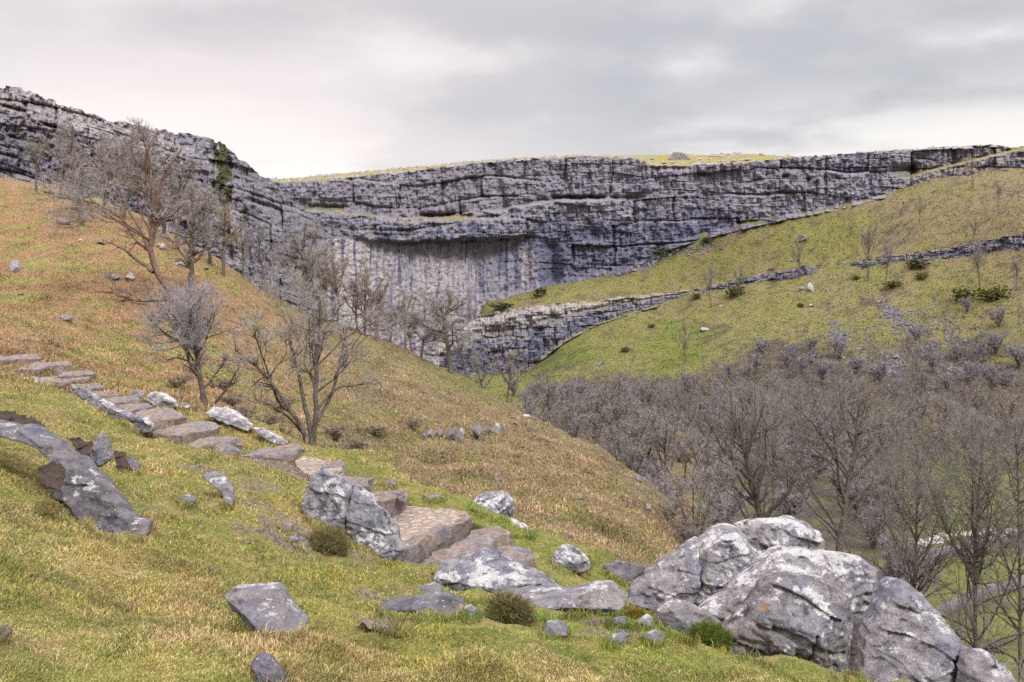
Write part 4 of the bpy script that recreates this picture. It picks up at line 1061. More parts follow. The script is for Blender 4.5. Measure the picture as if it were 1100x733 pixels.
def tubes(sets):
    vs, fs, c = [], [], 0
    for P, Rr, m in sets:
        nb, k, _ = P.shape
        tan = np.gradient(P, axis=1); tan /= np.maximum(np.linalg.norm(tan, axis=2), 1e-9)[..., None]
        ref = np.where(np.abs(tan[..., 2:3]) > .9, np.array([1.0, 0, 0]), np.array([0, 0, 1.0]))
        ref = np.repeat(ref[:, k // 2:k // 2 + 1], k, 1)
        a = np.cross(tan, ref); a /= np.maximum(np.linalg.norm(a, axis=2), 1e-9)[..., None]; b = np.cross(tan, a)
        th = np.arange(m) * 2 * math.pi / m
        ring = P[:, :, None] + Rr[:, :, None, None] * (a[:, :, None] * np.cos(th)[None, None, :, None] + b[:, :, None] * np.sin(th)[None, None, :, None])
        vs.append(ring.reshape(-1, 3))
        B = np.arange(nb)[:, None, None] * (k * m); K = np.arange(k - 1)[None, :, None] * m; S = np.arange(m)[None, None, :]; S2 = (S + 1) % m
        q = np.stack([B + K + S, B + K + S2, B + K + m + S2, B + K + m + S], -1).reshape(-1, 4) + c
        fs.append(q); c += nb * k * m
    return np.vstack(vs), np.vstack(fs)

def build_tree(limbs, seed, dens=1.35, rmin=.014, L1=10, L2=70, L3=420, L4=1700, ang=(.5, 1.1), up=.05, wob=.22, t0=.3, sizes=(.62, .55, .5, .6)):
    """limbs: list of (points (k,3), r0, r1); returns trunk and crown meshes"""
    r_ = np.random.default_rng(seed)
    P0 = np.array([resample(l[0], 14) for l in limbs]); R0 = np.array([np.linspace(l[1], l[2], 14) for l in limbs])
    R0[:, 0] *= 1.25
    P0[:, 1:-1] += r_.normal(size=P0[:, 1:-1].shape) * (R0[:, 1:-1, None] * .25)
    a1 = kids(P0, R0, max(int(L1), 1), sizes[0], t0, ang, 9, wob * .8, up, rmin * 1.7, r_, rs=.5)
    PA, RA = a1
    a2 = kids(np.vstack([PA]), RA, int(L2 * .75 * dens), sizes[1], .2, ang, 7, wob, up, rmin * 1.3, r_)
    a2b = kids(P0, R0, int(L2 * .35 * dens), sizes[1] * .4, t0 + .1, ang, 7, wob, up, rmin * 1.3, r_)
    P2 = np.vstack([a2[0], a2b[0]]); R2 = np.vstack([a2[1], a2b[1]])
    a3 = kids(P2, R2, int(L3 * dens * 1.25), sizes[2], .15, (.4, 1.0), 5, wob, up, rmin, r_)
    a4 = kids(np.vstack([a3[0]]), a3[1], int(L4 * dens * 1.7), sizes[3], .1, (.35, .95), 4, wob, up, rmin * .6, r_)
    tv, tf = tubes([(P0, R0, 7), (PA, RA, 5), (P2, R2, 4)])
    cv, cf = tubes([(a3[0], a3[1], 3), (a4[0], a4[1], 3)])
    return mesh_np('trunk', tv, [tf]), mesh_np('crown', cv, [cf])

def tree_thing(name, base, trunk, crown, bark, twig, label, cat='tree', group=None):
    e = empty(name, tuple(base)); tag(e, label, cat, group)
    obj('trunk', trunk, bark, e); obj('crown', crown, twig, e)
    return e
def copy_thing(e, loc, rz, sc, label=None):
    r_ = e.copy(); COL.objects.link(r_); r_.location = loc; r_.rotation_euler = (0, 0, rz); r_.scale = sc
    if label: r_['label'] = label
    for ch in list(e.children):
        c = ch.copy(); COL.objects.link(c); c.parent = r_
    return r_

def hero(name, base_px, limbs_px, label, bark='bark', twig='twig', ymin=17, Y=None, seed=1, spread=.25, **kw):
    """limbs given as outline rows/columns of the photographed boughs, each with its own depth wander"""
    if Y is None:
        b = hp(base_px[0], base_px[1], ymin)
    else:
        x = (base_px[0] - CX) / F * Y; b = np.array([x, Y, float(gz(x, Y))])
    m = b[1] / F; r_ = np.random.default_rng(seed + 900)
    limbs = []
    first = True
    for pts, w0, w1 in limbs_px:
        A = np.array(pts, float)
        P = np.stack([(A[:, 0] - CX) * m, np.full(len(A), b[1]), (HR - A[:, 1]) * m], 1) - b
        tl = np.linspace(0, 1, len(A)) ** 1.2
        ext = np.hypot(*(A[-1] - A[0])) * m
        if not first: P[:, 1] += tl * ext * r_.uniform(-spread, spread) * 2 + r_.normal(size=len(A)) * ext * .03 * tl
        if first:
            P[0, 2] = min(P[0, 2], -.25)
        limbs.append((P, w0 * m * .5, w1 * m * .5)); first = False
    t, c = build_tree(limbs, seed, **kw)
    return tree_thing(name, b, t, c, M[bark], M[twig], label)

hero('bare_tree', (206, 338), [
    ([(206,340),(192,324),(176,308),(165,292),(161,270),(163,250),(166,230),(165,212),(162,197),(159,184),(157,174),(157,166)], 8.5, 2.2),
    ([(165,232),(170,215),(173,198),(180,183),(190,170),(196,160)], 5, 1.5),
    ([(165,292),(152,284),(140,277),(128,268),(116,263),(104,258)], 4.5, 1.2),
    ([(163,272),(152,264),(142,256),(137,248),(133,240)], 3.5, 1.2),
    ([(186,322),(168,322),(150,324),(138,322),(126,316),(112,312),(100,314)], 4.5, 1.2),
    ([(158,185),(148,176),(138,166),(125,160),(112,150)], 3.5, 1),
    ([(156,180),(158,165),(162,150),(168,140)], 3, 1),
    ([(166,240),(176,236),(190,232),(200,225)], 2.5, 1)],
    'tall leaning bare tree with a reddish trunk in front of the left crag', 'bark_red', 'twig', ymin=30, seed=31, L1=26, L2=150, L3=620, L4=2300, rmin=.016)
hero('bare_tree', (204, 316), [
    ([(204,318),(205,300),(206,282),(205,262),(205,246)], 6.5, 3),
    ([(205,250),(200,238),(194,226),(190,214)], 3, 1), ([(205,252),(208,238),(214,224),(216,210)], 3, 1),
    ([(205,262),(196,256),(190,246),(186,248)], 2.6, 1), ([(206,276),(216,270),(226,266),(240,262)], 2.8, 1),
    ([(206,290),(200,284),(196,278),(191,282)], 2.4, 1), ([(205,248),(206,232),(204,216),(202,204)], 2.5, 1)],
    'bare tree with a rounded grey crown right of the tall leaning tree', 'bark', 'twig', ymin=40, seed=32, L1=22, L2=130, L3=560, L4=2000)
hero('bare_tree', (86, 242), [
    ([(87,244),(87,230),(84,215),(80,200),(75,188),(71,178)], 6, 2.5),
    ([(80,200),(88,190),(96,180),(106,172)], 3, 1), ([(74,186),(66,174),(58,165),(50,160)], 2.8, 1), ([(72,180),(78,165),(82,150),(84,138)], 2.5, 1),
    ([(84,216),(94,212),(104,206)], 2, .8)],
    'small far bare tree standing on the hillside just under the left crag', 'bark', 'twig', ymin=60, seed=33, L1=20, L2=110, L3=480, L4=1700)
hero('bare_tree', (222, 440), [
    ([(224,442),(219,425),(215,405),(212,388),(210,370),(206,350),(203,330),(200,312)], 8, 1.8),
    ([(224,440),(236,428),(246,416),(256,400)], 4, 1.2), ([(214,398),(202,388),(190,384),(178,388)], 2.6, 1), ([(211,374),(218,356),(224,340),(232,324)], 3, 1),
    ([(207,356),(198,342),(190,330)], 2.4, .8), ([(218,420),(228,404),(236,386)], 2.6, .8)],
    'bare bushy tree rooted right behind the white kerb boulders', 'bark', 'twig_mauve', ymin=20, Y=27, seed=34, L1=24, L2=130, L3=560, L4=2000, rmin=.007)
hero('bare_tree', (335, 488), [
    ([(334,492),(337,470),(339,450),(339,425),(340,400),(342,375),(344,350),(346,330),(343,318)], 8, 2),
    ([(333,488),(327,462),(318,445),(306,424),(292,402),(276,388),(262,374)], 6, 1.6),
    ([(336,480),(332,455),(326,430),(317,400),(312,375),(305,352)], 6, 1.6),
    ([(339,455),(348,440),(356,420),(360,395),(366,365),(372,340)], 4.5, 1.2),
    ([(341,440),(352,424),(364,416),(380,415),(398,412)], 4, 1),
    ([(318,445),(304,440),(296,420),(292,395),(284,372),(282,352)], 3.6, 1),
    ([(334,476),(322,460),(306,442),(294,434),(276,428)], 3, 1),
    ([(340,400),(334,380),(330,356),(322,330)], 3, 1)],
    'many stemmed bare tree rising behind the path by the fence posts', 'bark', 'twig', ymin=20, Y=27, seed=35, L1=30, L2=150, L3=640, L4=2300, rmin=.008, t0=.35)
hero('bare_tree', (324, 335), [
    ([(324,338),(326,315),(327,295),(325,275),(326,260)], 6, 2.5), ([(326,290),(332,272),(338,260),(343,252)], 3, 1), ([(325,275),(318,262),(312,252)], 2.4, .8), ([(326,262),(328,250),(330,240)], 2.4, .8)],
    'dark trunked bare tree on the hill brow in front of the cove wall', 'bark', 'twig', ymin=70, seed=36, L1=20, L2=120, L3=520, L4=1900)
hero('bare_tree', (405, 366), [
    ([(405,368),(405,350),(402,335),(398,322),(396,310)], 5, 2), ([(404,346),(409,330),(412,316),(416,306)], 3, 1), ([(402,336),(392,326),(388,316)], 2, .8), ([(405,352),(394,344),(388,340)], 2, .8)],
    'bare tree with twin forks on the hill brow below the pale streaked wall', 'bark_red', 'twig', ymin=70, seed=37, L1=18, L2=110, L3=480, L4=1700)
hero('bare_tree', (483, 400), [
    ([(484,402),(482,385),(481,368),(479,352),(474,342),(480,334),(484,322)], 6, 2), ([(475,343),(468,336),(464,324)], 2.5, .9), ([(480,336),(490,332),(498,326)], 2.4, .9), ([(481,366),(472,358),(464,354)], 2, .8), ([(481,352),(490,346),(500,344)], 2, .8)],
    'crooked bare tree on the hill brow in front of the lower rock band', 'bark', 'twig', ymin=60, seed=38, L1=20, L2=120, L3=520, L4=1900)
for i, (bx, br, tp, sd) in enumerate([(443, 371, [(443,373),(440,362),(438,352),(446,344)], 1), (452, 376, [(452,378),(455,366),(460,358),(468,354)], 2), (420, 360, [(419,362),(421,350),(426,344),(434,342)], 3), (384, 352, [(384,353),(382,336),(386,318),(380,306)], 4), (350, 345, [(350,347),(350,330),(346,312),(350,296)], 5)]):
    hero('small_bare_tree', (bx, br), [(tp, 3, 1), ([tp[1], (tp[1][0] - 8, tp[1][1] - 8), (tp[1][0] - 12, tp[1][1] - 18)], 1.8, .7)],
         ['stunted bare thorn leaning on the hill brow left of the crooked tree', 'stunted bare thorn bending right on the hill brow beside the crooked tree', 'low arching bare thorn right of the twin forked tree', 'slender bare tree left of the twin forked tree on the brow', 'thin bare tree right of the dark trunked tree on the brow'][i],
         'bark_red', 'twig', ymin=60, seed=50 + sd, L1=10, L2=70, L3=340, L4=1200)
# --- valley heroes
hero('bare_tree', (820, 640), [
    ([(822,648),(821,600),(818,560),(812,535),(806,515),(801,495),(798,470),(794,450)], 11, 2.5),
    ([(818,562),(832,545),(848,528),(858,508),(862,485),(866,460)], 6, 1.5), ([(812,535),(818,510),(826,490),(832,468),(838,445)], 5.5, 1.4), ([(806,515),(790,500),(774,480),(766,462),(756,448)], 4.5, 1.2),
    ([(801,495),(806,470),(812,448),(814,430)], 3.5, 1), ([(815,548),(796,532),(776,512),(752,500)], 3.4, 1), ([(858,508),(872,494),(884,476)], 2.6, .9)],
    'dark spreading bare tree in the valley behind the left summit of the pile', 'bark', 'twig_dark', Y=62, seed=41, dens=.7, L1=34, L2=190, L3=800, L4=3000, rmin=.013)
hero('bare_tree', (897, 660), [
    ([(896,672),(898,630),(902,590),(906,555),(910,530),(914,505),(918,480),(922,455),(924,430)], 12, 2.5),
    ([(905,558),(916,540),(928,526),(940,518),(952,512)], 5.5, 2.5), ([(912,515),(924,500),(934,486),(942,466),(946,445)], 4.5, 1.2), ([(908,540),(900,520),(896,498),(890,470),(884,450)], 4.5, 1.2),
    ([(918,480),(908,458),(902,436),(900,415)], 3.2, 1), ([(920,468),(932,446),(938,425),(940,408)], 3, 1), ([(896,500),(880,486),(866,476)], 2.6, .9), ([(903,585),(888,566),(872,552)], 3, .9)],
    'dark bare tree with a mossy sideways bough behind the top of the pile', 'bark', 'twig_dark', Y=56, seed=42, dens=.7, L1=36, L2=200, L3=850, L4=3200, rmin=.013)
hero('bare_tree', (1030, 690), [
    ([(1048,700),(1048,660),(1046,620),(1050,580),(1048,545),(1052,510),(1056,480)], 7, 1.5),
    ([(1047,640),(1062,600),(1076,570),(1084,540),(1090,505)], 4, 1), ([(1046,620),(1030,590),(1018,560),(1012,530),(1008,500)], 4, 1), ([(1050,590),(1040,560),(1036,530),(1034,500)], 3, 1), ([(1048,650),(1068,640),(1088,630),(1102,620)], 3, 1)],
    'slender many branched bare tree right of the pile near the photo edge', 'bark', 'twig_dark', Y=36, seed=43, L1=34, L2=180, L3=700, L4=2600, rmin=.008)
hero('bare_tree', (975, 680), [
    ([(978,690),(980,650),(984,610),(986,570),(984,540),(988,510),(986,480)], 6, 1.2), ([(982,620),(996,590),(1004,560),(1010,535)], 3, .9), ([(985,580),(972,556),(962,535),(958,510)], 3, .9), ([(980,650),(964,628),(950,612),(938,606)], 2.6, .8)],
    'thin bare tree directly above the wedge shaped boulder', 'bark', 'twig_dark', Y=42, seed=44, L1=28, L2=150, L3=600, L4=2200, rmin=.009)
hero('bare_tree', (1090, 690), [
    ([(1098,720),(1096,670),(1098,630),(1092,590),(1096,550),(1092,515),(1096,480),(1090,455)], 6, 1.2), ([(1097,640),(1082,610),(1074,580),(1070,550)], 3, .9), ([(1094,580),(1108,550),(1112,520)], 3, .9), ([(1096,668),(1080,660),(1062,662),(1046,668)], 2.6, .8)],
    'tall thin bare tree on the right photo edge', 'bark', 'twig_dark', Y=34, seed=45, L1=28, L2=150, L3=600, L4=2200, rmin=.008)
# brushwood just beyond the pile
for i, (px, rowb, Y, h, lab) in enumerate([(930, 0, 30, 3.6, 'low brushy sapling with arching shoots beyond the top of the pile'), (1005, 0, 30, 4.6, 'brushy sapling left of the slender right hand tree'), (1075, 0, 27, 5.0, 'brushy sapling low at the right photo edge'), (775, 0, 34, 3.8, 'grey brushy sapling below the spur end, left of the pile summit'), (745, 0, 36, 3.4, 'grey brush at the foot of the spur'), (860, 0, 34, 3.8, 'brushy sapling behind the highest boulder'), (960, 0, 36, 5.6, 'twiggy sapling between the mossy bough tree and the wedge boulder'), (1040, 0, 40, 7, 'twiggy upright sapling behind the slender right hand tree')]):
    x = (px - CX) / F * Y; b = np.array([x, Y, float(gz(x, Y))])
    limbs = []
    r_ = np.random.default_rng(500 + i)
    for k in range(6):
        th = r_.uniform(0, 6.28); s_ = h * r_.uniform(.1, .4)
        limbs.append((np.array([[0, 0, -.3], [math.cos(th) * s_ * .3, math.sin(th) * s_ * .3, h * .35], [math.cos(th) * s_ * .7, math.sin(th) * s_ * .7, h * .7], [math.cos(th) * s_ * 1.3, math.sin(th) * s_ * 1.3, h * r_.uniform(.8, 1.1)]]), .035, .008))
    t, c = build_tree(limbs, 600 + i, L1=24, L2=110, L3=420, L4=1300, rmin=.0065, t0=.15)
    tree_thing('sapling', b, t, c, M['bark'], M['twig_dark' if i % 2 else 'twig'], lab)

# --- prototypes for the wood
def proto(seed, h, spread=.35, nst=5):
    r_ = np.random.default_rng(seed)
    trunk = np.array([[0, 0, -.5], [.02 * h * r_.normal(), .02 * h * r_.normal(), h * .15], [.04 * h * r_.normal(), .04 * h * r_.normal(), h * .35], [.06 * h * r_.normal(), .06 * h * r_.normal(), h * .62], [.06 * h * r_.normal(), .06 * h * r_.normal(), h * .85]])
    limbs = [(trunk, h * .020, h * .005)]
    P = resample(trunk, 20)
    for k in range(nst):
        i0 = r_.integers(5, 13); a = P[i0]; th = k * 2.4 + r_.uniform(-.5, .5); L = h * r_.uniform(.35, .55)
        dx = np.array([math.cos(th), math.sin(th), 0]) * L * spread * 1.8
        limbs.append((np.array([a, a + dx * .4 + [0, 0, L * .3], a + dx * .75 + [0, 0, L * .65], a + dx + [0, 0, L * .95]]), h * .010, h * .003))
    return build_tree(limbs, seed, L1=26, L2=120, L3=440, L4=1500, rmin=.016, t0=.3, wob=.24, sizes=(.42, .5, .5, .55))
wood_lab = 'bare grey tree crowded in the wood on the valley floor'
protos = []
spots = []
r_ = np.random.default_rng(77)
# wood: columns 570..1100
def wood_spots(n, pxr, Yr, keep):
    out = []
    tries = 0
    while len(out) < n and tries < 20000:
        tries += 1
        px = r_.uniform(*pxr); Y = r_.uniform(*Yr)
        if not keep(px, Y): continue
        x = (px - CX) / F * Y
        if any((x - a) ** 2 + (Y - b) ** 2 < 2.6 ** 2 for a, b in out): continue
        out.append((x, Y))
    return out
meadow = lambda px, Y: (px > 975 and 58 < Y < 112)
wood = wood_spots(135, (560, 1110), (66, 176), lambda px, Y: not meadow(px, Y) and not (735 < px < 965 and Y < 92) and not (930 < px < 1010 and Y > 130) and Y < 185 - (px - 560) * .06 and Y > 74 + max(0, 800 - px) * .12)
for k in range(5):
    t, c = proto(300 + k, 9.0, .30 + .04 * k, 5)
    protos.append((t, c))
made = []
for i, (x, y) in enumerate(wood):
    z = float(gz(x, y)); k = i % 5
    s_ = r_.uniform(.5, 1.15)
    if i < 5:
        e = tree_thing('bare_tree', (x, y, z), *protos[k], M['bark'], M[('twig', 'twig_mauve', 'twig', 'twig_tan', 'twig_tan')[k]], wood_lab, 'tree', 'bare trees of the valley wood')
        e.scale = (s_, s_, s_); e.rotation_euler = (0, 0, r_.uniform(0, 6.28)); made.append(e)
    else:
        if x / y * F + CX < 920: k = i % 3
        copy_thing(made[k], (x, y, z), r_.uniform(0, 6.28), (s_, s_, s_ * r_.uniform(.9, 1.1)))
# scrub climbing the lower hillside, from pixel places
scrub_px = [(800,405),(815,395),(830,410),(845,390),(860,398),(875,385),(890,395),(905,380),(870,372),(850,380),(880,408),(925,395),(945,405),(1005,395),(1025,380),(1050,385),(1070,375),(1090,390),(1040,405),(1060,410),(1085,410),(690,430),(665,425),(640,430),(715,425),(740,415),(770,415),(785,400),(610,440),(590,432),(625,425),(960,420),(990,415),(1015,415),(755,440),(1000,380),(815,375),(555,420),(575,425),(1075,345),(1040,330),(985,360)]
bproto = []
for k in range(3):
    limbs = []
    rr_ = np.random.default_rng(700 + k)
    for q in range(7):
        th = q * .9 + rr_.uniform(-.3, .3); s_ = rr_.uniform(.3, 1.3); h = rr_.uniform(2.2, 3.6)
        limbs.append((np.array([[0, 0, -.3], [math.cos(th) * s_ * .4, math.sin(th) * s_ * .4, h * .4], [math.cos(th) * s_, math.sin(th) * s_, h * .8], [math.cos(th) * s_ * 1.4, math.sin(th) * s_ * 1.4, h]]), .07, .02))
    t, c = build_tree(limbs, 720 + k, L1=26, L2=120, L3=460, L4=1500, rmin=.020, t0=.15, sizes=(.5, .5, .5, .6))
    bproto.append((t, c))
bm_ = []
for i, (px, row) in enumerate(scrub_px):
    p = hp(px + r_.uniform(-4, 4), row + 6, 140)
    if not np.isfinite(p[1]): continue
    s_ = r_.uniform(.8, 1.45); k = i % 3
    if len(bm_) < 3:
        e = tree_thing('scrub_bush', p, *bproto[len(bm_)], M['bark'], M['twig_mauve'], 'bare mauve grey scrub bush on the lower right hillside above the wood', 'bush', 'bare scrub on the lower hillside')
        e.scale = (s_,) * 3; bm_.append(e)
    else: copy_thing(bm_[k], p, r_.uniform(0, 6.28), (s_, s_, s_ * r_.uniform(.8, 1.2)))
# brush filling the valley floor between the trees
und = wood_spots(60, (640, 1110), (46, 150), lambda px, Y: not meadow(px, Y) and not (760 < px < 960 and Y < 78) and Y > 52 + max(0, 790 - px) * .18)
for i, (x, y) in enumerate(und):
    s_ = r_.uniform(.7, 1.3)
    e = copy_thing(bm_[i % 3], (x, y, float(gz(x, y))), r_.uniform(0, 6.28), (s_, s_, s_ * r_.uniform(.8, 1.3)), 'bare brush filling the valley floor between the wood trees')
    e['group'] = 'brush among the wood trees'; e.name = 'brush'
for i, (px, row, s_) in enumerate([(262,452,.30),(285,462,.3),(300,474,.25),(360,474,.34),(385,484,.28),(405,470,.3),(445,462,.26),(300,445,.36),(250,436,.3),(352,490,.22),(190,418,.26),(240,420,.3),(735,560,.5),(728,545,.4),(742,585,.5),(718,560,.35)]):
    p = hp(px, row, 24)
    e = copy_thing(bm_[i % 3], p, r_.uniform(0, 6.28), (s_ * 1.25, s_ * 1.25, s_ * .6), 'low leafless brush growing in the gully and on the spur foot'); e['group'] = 'low brush on the near slopes'; e.name = 'brush'
    for c in e.children:
        if c.data.name.startswith('crown'):
            if i < 3: gb = globals().setdefault('gb_', []); d_ = c.data.copy(); d_.materials.clear(); d_.materials.append(M['brown_twig']); gb.append(d_)
            c.data = gb_[i % 3]
# thin trees along the brow and under the left crag
for i, (px, row, h) in enumerate([(262,300,5.5),(284,318,6.5),(346,345,6.5),(362,352,7),(392,362,7),(436,378,5.5),(500,410,5.5),(515,418,5),(545,436,4.5)]):
    p = hp(px, row, 60); y = p[1] + r_.uniform(2, 9); x = (px - CX) / F * y; s_ = h / 8.5
    e = copy_thing(made[i % 5], (x, y, float(gz(x, y))), r_.uniform(0, 6.28), (s_ * .85, s_ * .85, s_), 'slim grey tree growing just over the hill brow before the cove wall'); e['group'] = 'slim trees over the hill brow'
for i, (px, row, h) in enumerate([(40,206,6.5),(66,214,8),(112,226,8),(134,236,9),(176,252,9),(188,262,8),(226,284,7.5),(240,296,7)]):
    p = hp(px, row, 60); s_ = h / 8.5
    e = copy_thing(made[(i * 2) % 5], p, r_.uniform(0, 6.28), (s_ * 1.1, s_ * 1.1, s_), 'grey leafless tree at the top of the slope against the left crag'); e['group'] = 'leafless trees under the left crag'
# lone trees on the right hillside
lone = [(932,302,66,'thin upright tree with a small tuft crown on the hillside below the scar'),(951,306,48,'thin grey bare tree right of the tuft crowned tree'),
        (1052,312,62,'bare tree standing in dark scrub at the right below the scar'),(1045,203,40,'dark small tree at the foot of the cliff near the right edge'),
        (988,240,32,'pale round thorn high on the right hillside'),(1072,226,34,'sparse thin tree high at the right edge of the hillside'),
        (764,330,48,'small leafless tree just above the green slope, left end of the scar'),(794,322,42,'small leafless tree in front of the left end of the scar'),
        (858,300,46,'grey leafless tree rising over the scar near the white block'),(832,246,22,'tiny dark tree at the foot of the great cliff'),
        (1092,312,40,'dark small tree beside the right photo edge under the scar'),(670,300,16,'tiny dark conifer shaped tree on the green terrace'),(1046,262,34,'slim tree standing above the scar at the right'),
        (985,418,60,'taller bare tree on the slope above the meadow'),(735,392,52,'bare birch like tree on the green slope edge')]
for i, (px, row, hpx, lab) in enumerate(lone):
    p = hp(px, row, 140)
    if not np.isfinite(p[1]): continue
    h = hpx * p[1] / F; k = i % 5
    e = copy_thing(made[k], p, r_.uniform(0, 6.28), (h / 9 * .62, h / 9 * .62, h / 9 * 1.0), lab)
    e.name = 'bare_tree'
    if 'group' in e: del e['group']
# brown bushes and evergreens on hillside
def leaf_bush(seed, n=520):
    r_ = np.random.default_rng(seed)
    P = r_.normal(size=(n, 3)); P /= np.linalg.norm(P, axis=1)[:, None]; P *= (r_.random(n) ** .4)[:, None]
    P *= (1 + .95 * fbm(P[:, 0] * 1.8, P[:, 1] * 1.8, P[:, 2] * 1.8, 3, seed))[:, None]
    P[:, 2] = P[:, 2] * .7 + .5
    a = r_.normal(size=(n, 3)) * .075; b = r_.normal(size=(n, 3)) * .075
    V = np.stack([P - a, P + b, P + a, P - b], 1).reshape(-1, 3)
    return mesh_np('shrub', V, [np.arange(n * 4).reshape(n, 4)], smooth=False)
lb = [leaf_bush(800 + k) for k in range(3)]
for m_, mk in zip(lb, ('evergreen', 'evergreen', 'moss_bark')): m_.materials.append(M[mk])
for i, (px, row, w, h, lab) in enumerate([
    (790,318,22,14,'dark green bush sitting on the left end of the scar'),(748,322,12,9,'dark bush at the left tip of the scar'),(712,275,30,10,'low dark shrub line on the terrace under the cliff, left one'),
    (760,262,16,8,'low dark shrub on the terrace under the cliff'),(985,288,26,12,'dark bush on the middle of the scar'),(990,300,14,10,'green bush just below the middle of the scar'),
    (1035,322,26,18,'brown dark thicket left of the bare tree under the scar'),(1068,322,34,20,'brown dark thicket right of the bare tree under the scar'),(960,308,22,9,'low brown bush by the thin grey tree'),
    (580,318,18,12,'dark bush at the foot of the cliff above the terrace left end'),(540,332,30,9,'dark shrubs on the terrace above the lower rock band'),(598,330,14,6,'small shrub on the crest of the lower rock band'),(672,378,12,7,'small dark gorse on the green slope'),
    (920,300,10,6,'small green bush at the base of the tuft crowned tree'),(860,330,8,6,'little bush below the white block'),(700,352,8,5,'tiny dark bush on the green slope right of the band'),(840,455,20,16,'green holly low in the wood left of the meadow')]):
    p = hp(px, row, 130)
    if not np.isfinite(p[1]): continue
    m = p[1] / F
    o = bpy.data.objects.new('shrub', lb[2 if 'brown' in lab or 'green bush' in lab else i % 2]); o.location = p; o.scale = (w * m * .48, w * m * .42, h * m * .62); o.rotation_euler = (0, 0, i * 1.3)
    link(o); tag(o, lab, 'bush')

# ------------------------------------------------------------------ fence posts and stick
def post(px, row, hpx, wpx, label, Y, tilt=0.0):
    x = (px - CX) / F * Y; m = Y / F; h = hpx * m; w = wpx * m * .5
    bm = bmesh.new()
    bmesh.ops.create_cone(bm, cap_ends=True, segments=8, radius1=w, radius2=w * .85, depth=h + .3)
    bmesh.ops.subdivide_edges(bm, edges=[e for e in bm.edges if abs(e.verts[0].co.z - e.verts[1].co.z) > .1], cuts=5)
    for v in bm.verts:
        v.co.z += h / 2 - .15
        v.co.x += .12 * w * math.sin(v.co.z * 7) ; v.co.y += .1 * w * math.cos(v.co.z * 5)
        if v.co.z > h - .02: v.co.z += .35 * w * (v.co.x / w)
    me = bpy.data.meshes.new('fence_post'); bm.to_mesh(me); bm.free()
    z = (HR - row) * m
    o = obj('fence_post', me, M['post'], None, (x, Y, z)); o.rotation_euler = (0, tilt, 0)
    tag(o, label, 'post')
post(329, 492, 22, 5, 'pale wooden fence post against the foot of the many stemmed tree', 19, .03)
post(366, 494, 20, 5, 'shorter dark wooden fence post right of the many stemmed tree', 19, -.04)
post(441, 520, 15, 2.5, 'thin broken stake on the grassy edge right of the posts', 16.2, .12)

# ------------------------------------------------------------------ valley walls and track
def ribbon(name, pts, width, height, mat, label, cat, kind=None):
    W = []
    for (px, row) in pts:
        W.append(hp(px, row, 45))
    W = np.array(W); Q = resample(W, 60)
    Q[:, 2] = gz(Q[:, 0], Q[:, 1])
    d = np.gradient(Q, axis=0); n = np.stack([-d[:, 1], d[:, 0], 0 * d[:, 0]], 1); n /= np.linalg.norm(n, axis=1)[:, None]
    j = rng.uniform(.85, 1.15, (60, 1))
    prof = [(-.5, -.3), (-.5, height * .6), (-.32, height), (.32, height), (.5, height * .6), (.5, -.3)] if height > .1 else [(-.5, -.05), (-.45, height), (0, height * 1.3), (.45, height), (.5, -.05)]
    V = np.stack([Q + n * (a * width) * j + np.array([0, 0, 1]) * (b * (j if b > 0 else 1)) for a, b in prof], 1)
    me = mesh_np(name, V.reshape(-1, 3), [grid_faces(60, len(prof))], smooth=False)
    return tag(obj(name, me, mat), label, cat, kind=kind)
ribbon('stone_wall', [(985,610),(1010,598),(1040,588),(1070,583),(1110,580)], .6, .6, M['wall'], 'far dry stone wall crossing the valley meadow behind the right hand trees', 'wall')
ribbon('stone_wall', [(1000,668),(1030,652),(1060,641),(1085,634),(1115,626)], .5, .6, M['wall'], 'nearer pale dry stone wall climbing to the right edge behind the trees', 'wall')
ribbon('path', [(985,585),(1020,575),(1060,571),(1110,572)], 1.8, .05, M['track'], None, None, kind='structure')

# ------------------------------------------------------------------ grass
GREEN = np.array([.140, .165, .042]); LIME = np.array([.205, .235, .055]); YEL = np.array([.33, .280, .105]); STRAW = np.array([.48, .375, .215]); ORG = np.array([.315, .190, .105]); BRN = np.array([.17, .110, .070])
SALM = np.array([.41, .290, .185]); TAN = np.array([.37, .290, .185]); OLV = np.array([.17, .155, .080]); RUS = np.array([.335, .245, .145]); VIV = np.array([.16, .265, .040]); GOLD = np.array([.40, .315, .060])
def blades(name, px, row, Y, hgt, wid, col, lean, label, mat):
    n = len(px)
    x = (px - CX) / F * Y; z = gz(x, Y)
    base = np.stack([x, Y, z - .01], 1)
    th = rng.uniform(0, 2 * np.pi, n)
    d = np.stack([np.cos(th), np.sin(th), np.zeros(n)], 1)
    # width across the view so each blade shows its face, whichever way it leans
    ph = rng.uniform(-.9, .9, n); side = np.stack([np.cos(ph), np.sin(ph), np.zeros(n)], 1) * (wid * .5)[:, None]
    up = np.array([0, 0, 1.0])
    mid_ = base + up * (hgt * .6)[:, None] + d * (hgt * lean * .35)[:, None]
    tip = base + up * (hgt * (1 - .35 * lean))[:, None] + d * (hgt * lean)[:, None]
    V = np.stack([base - side, base + side, mid_ + side * .75, mid_ - side * .75, tip], 1).reshape(-1, 3)
    i = np.arange(n) * 5
    q = np.stack([i, i + 1, i + 2, i + 3], 1); t = np.stack([i + 3, i + 2, i + 4], 1)
    me = mesh_np(name, V, [q, t], smooth=False)
    attr_col(me, 'tint', np.repeat(col, 5, 0))
    return tag(obj(name, me, mat), label, 'grass', kind='stuff')

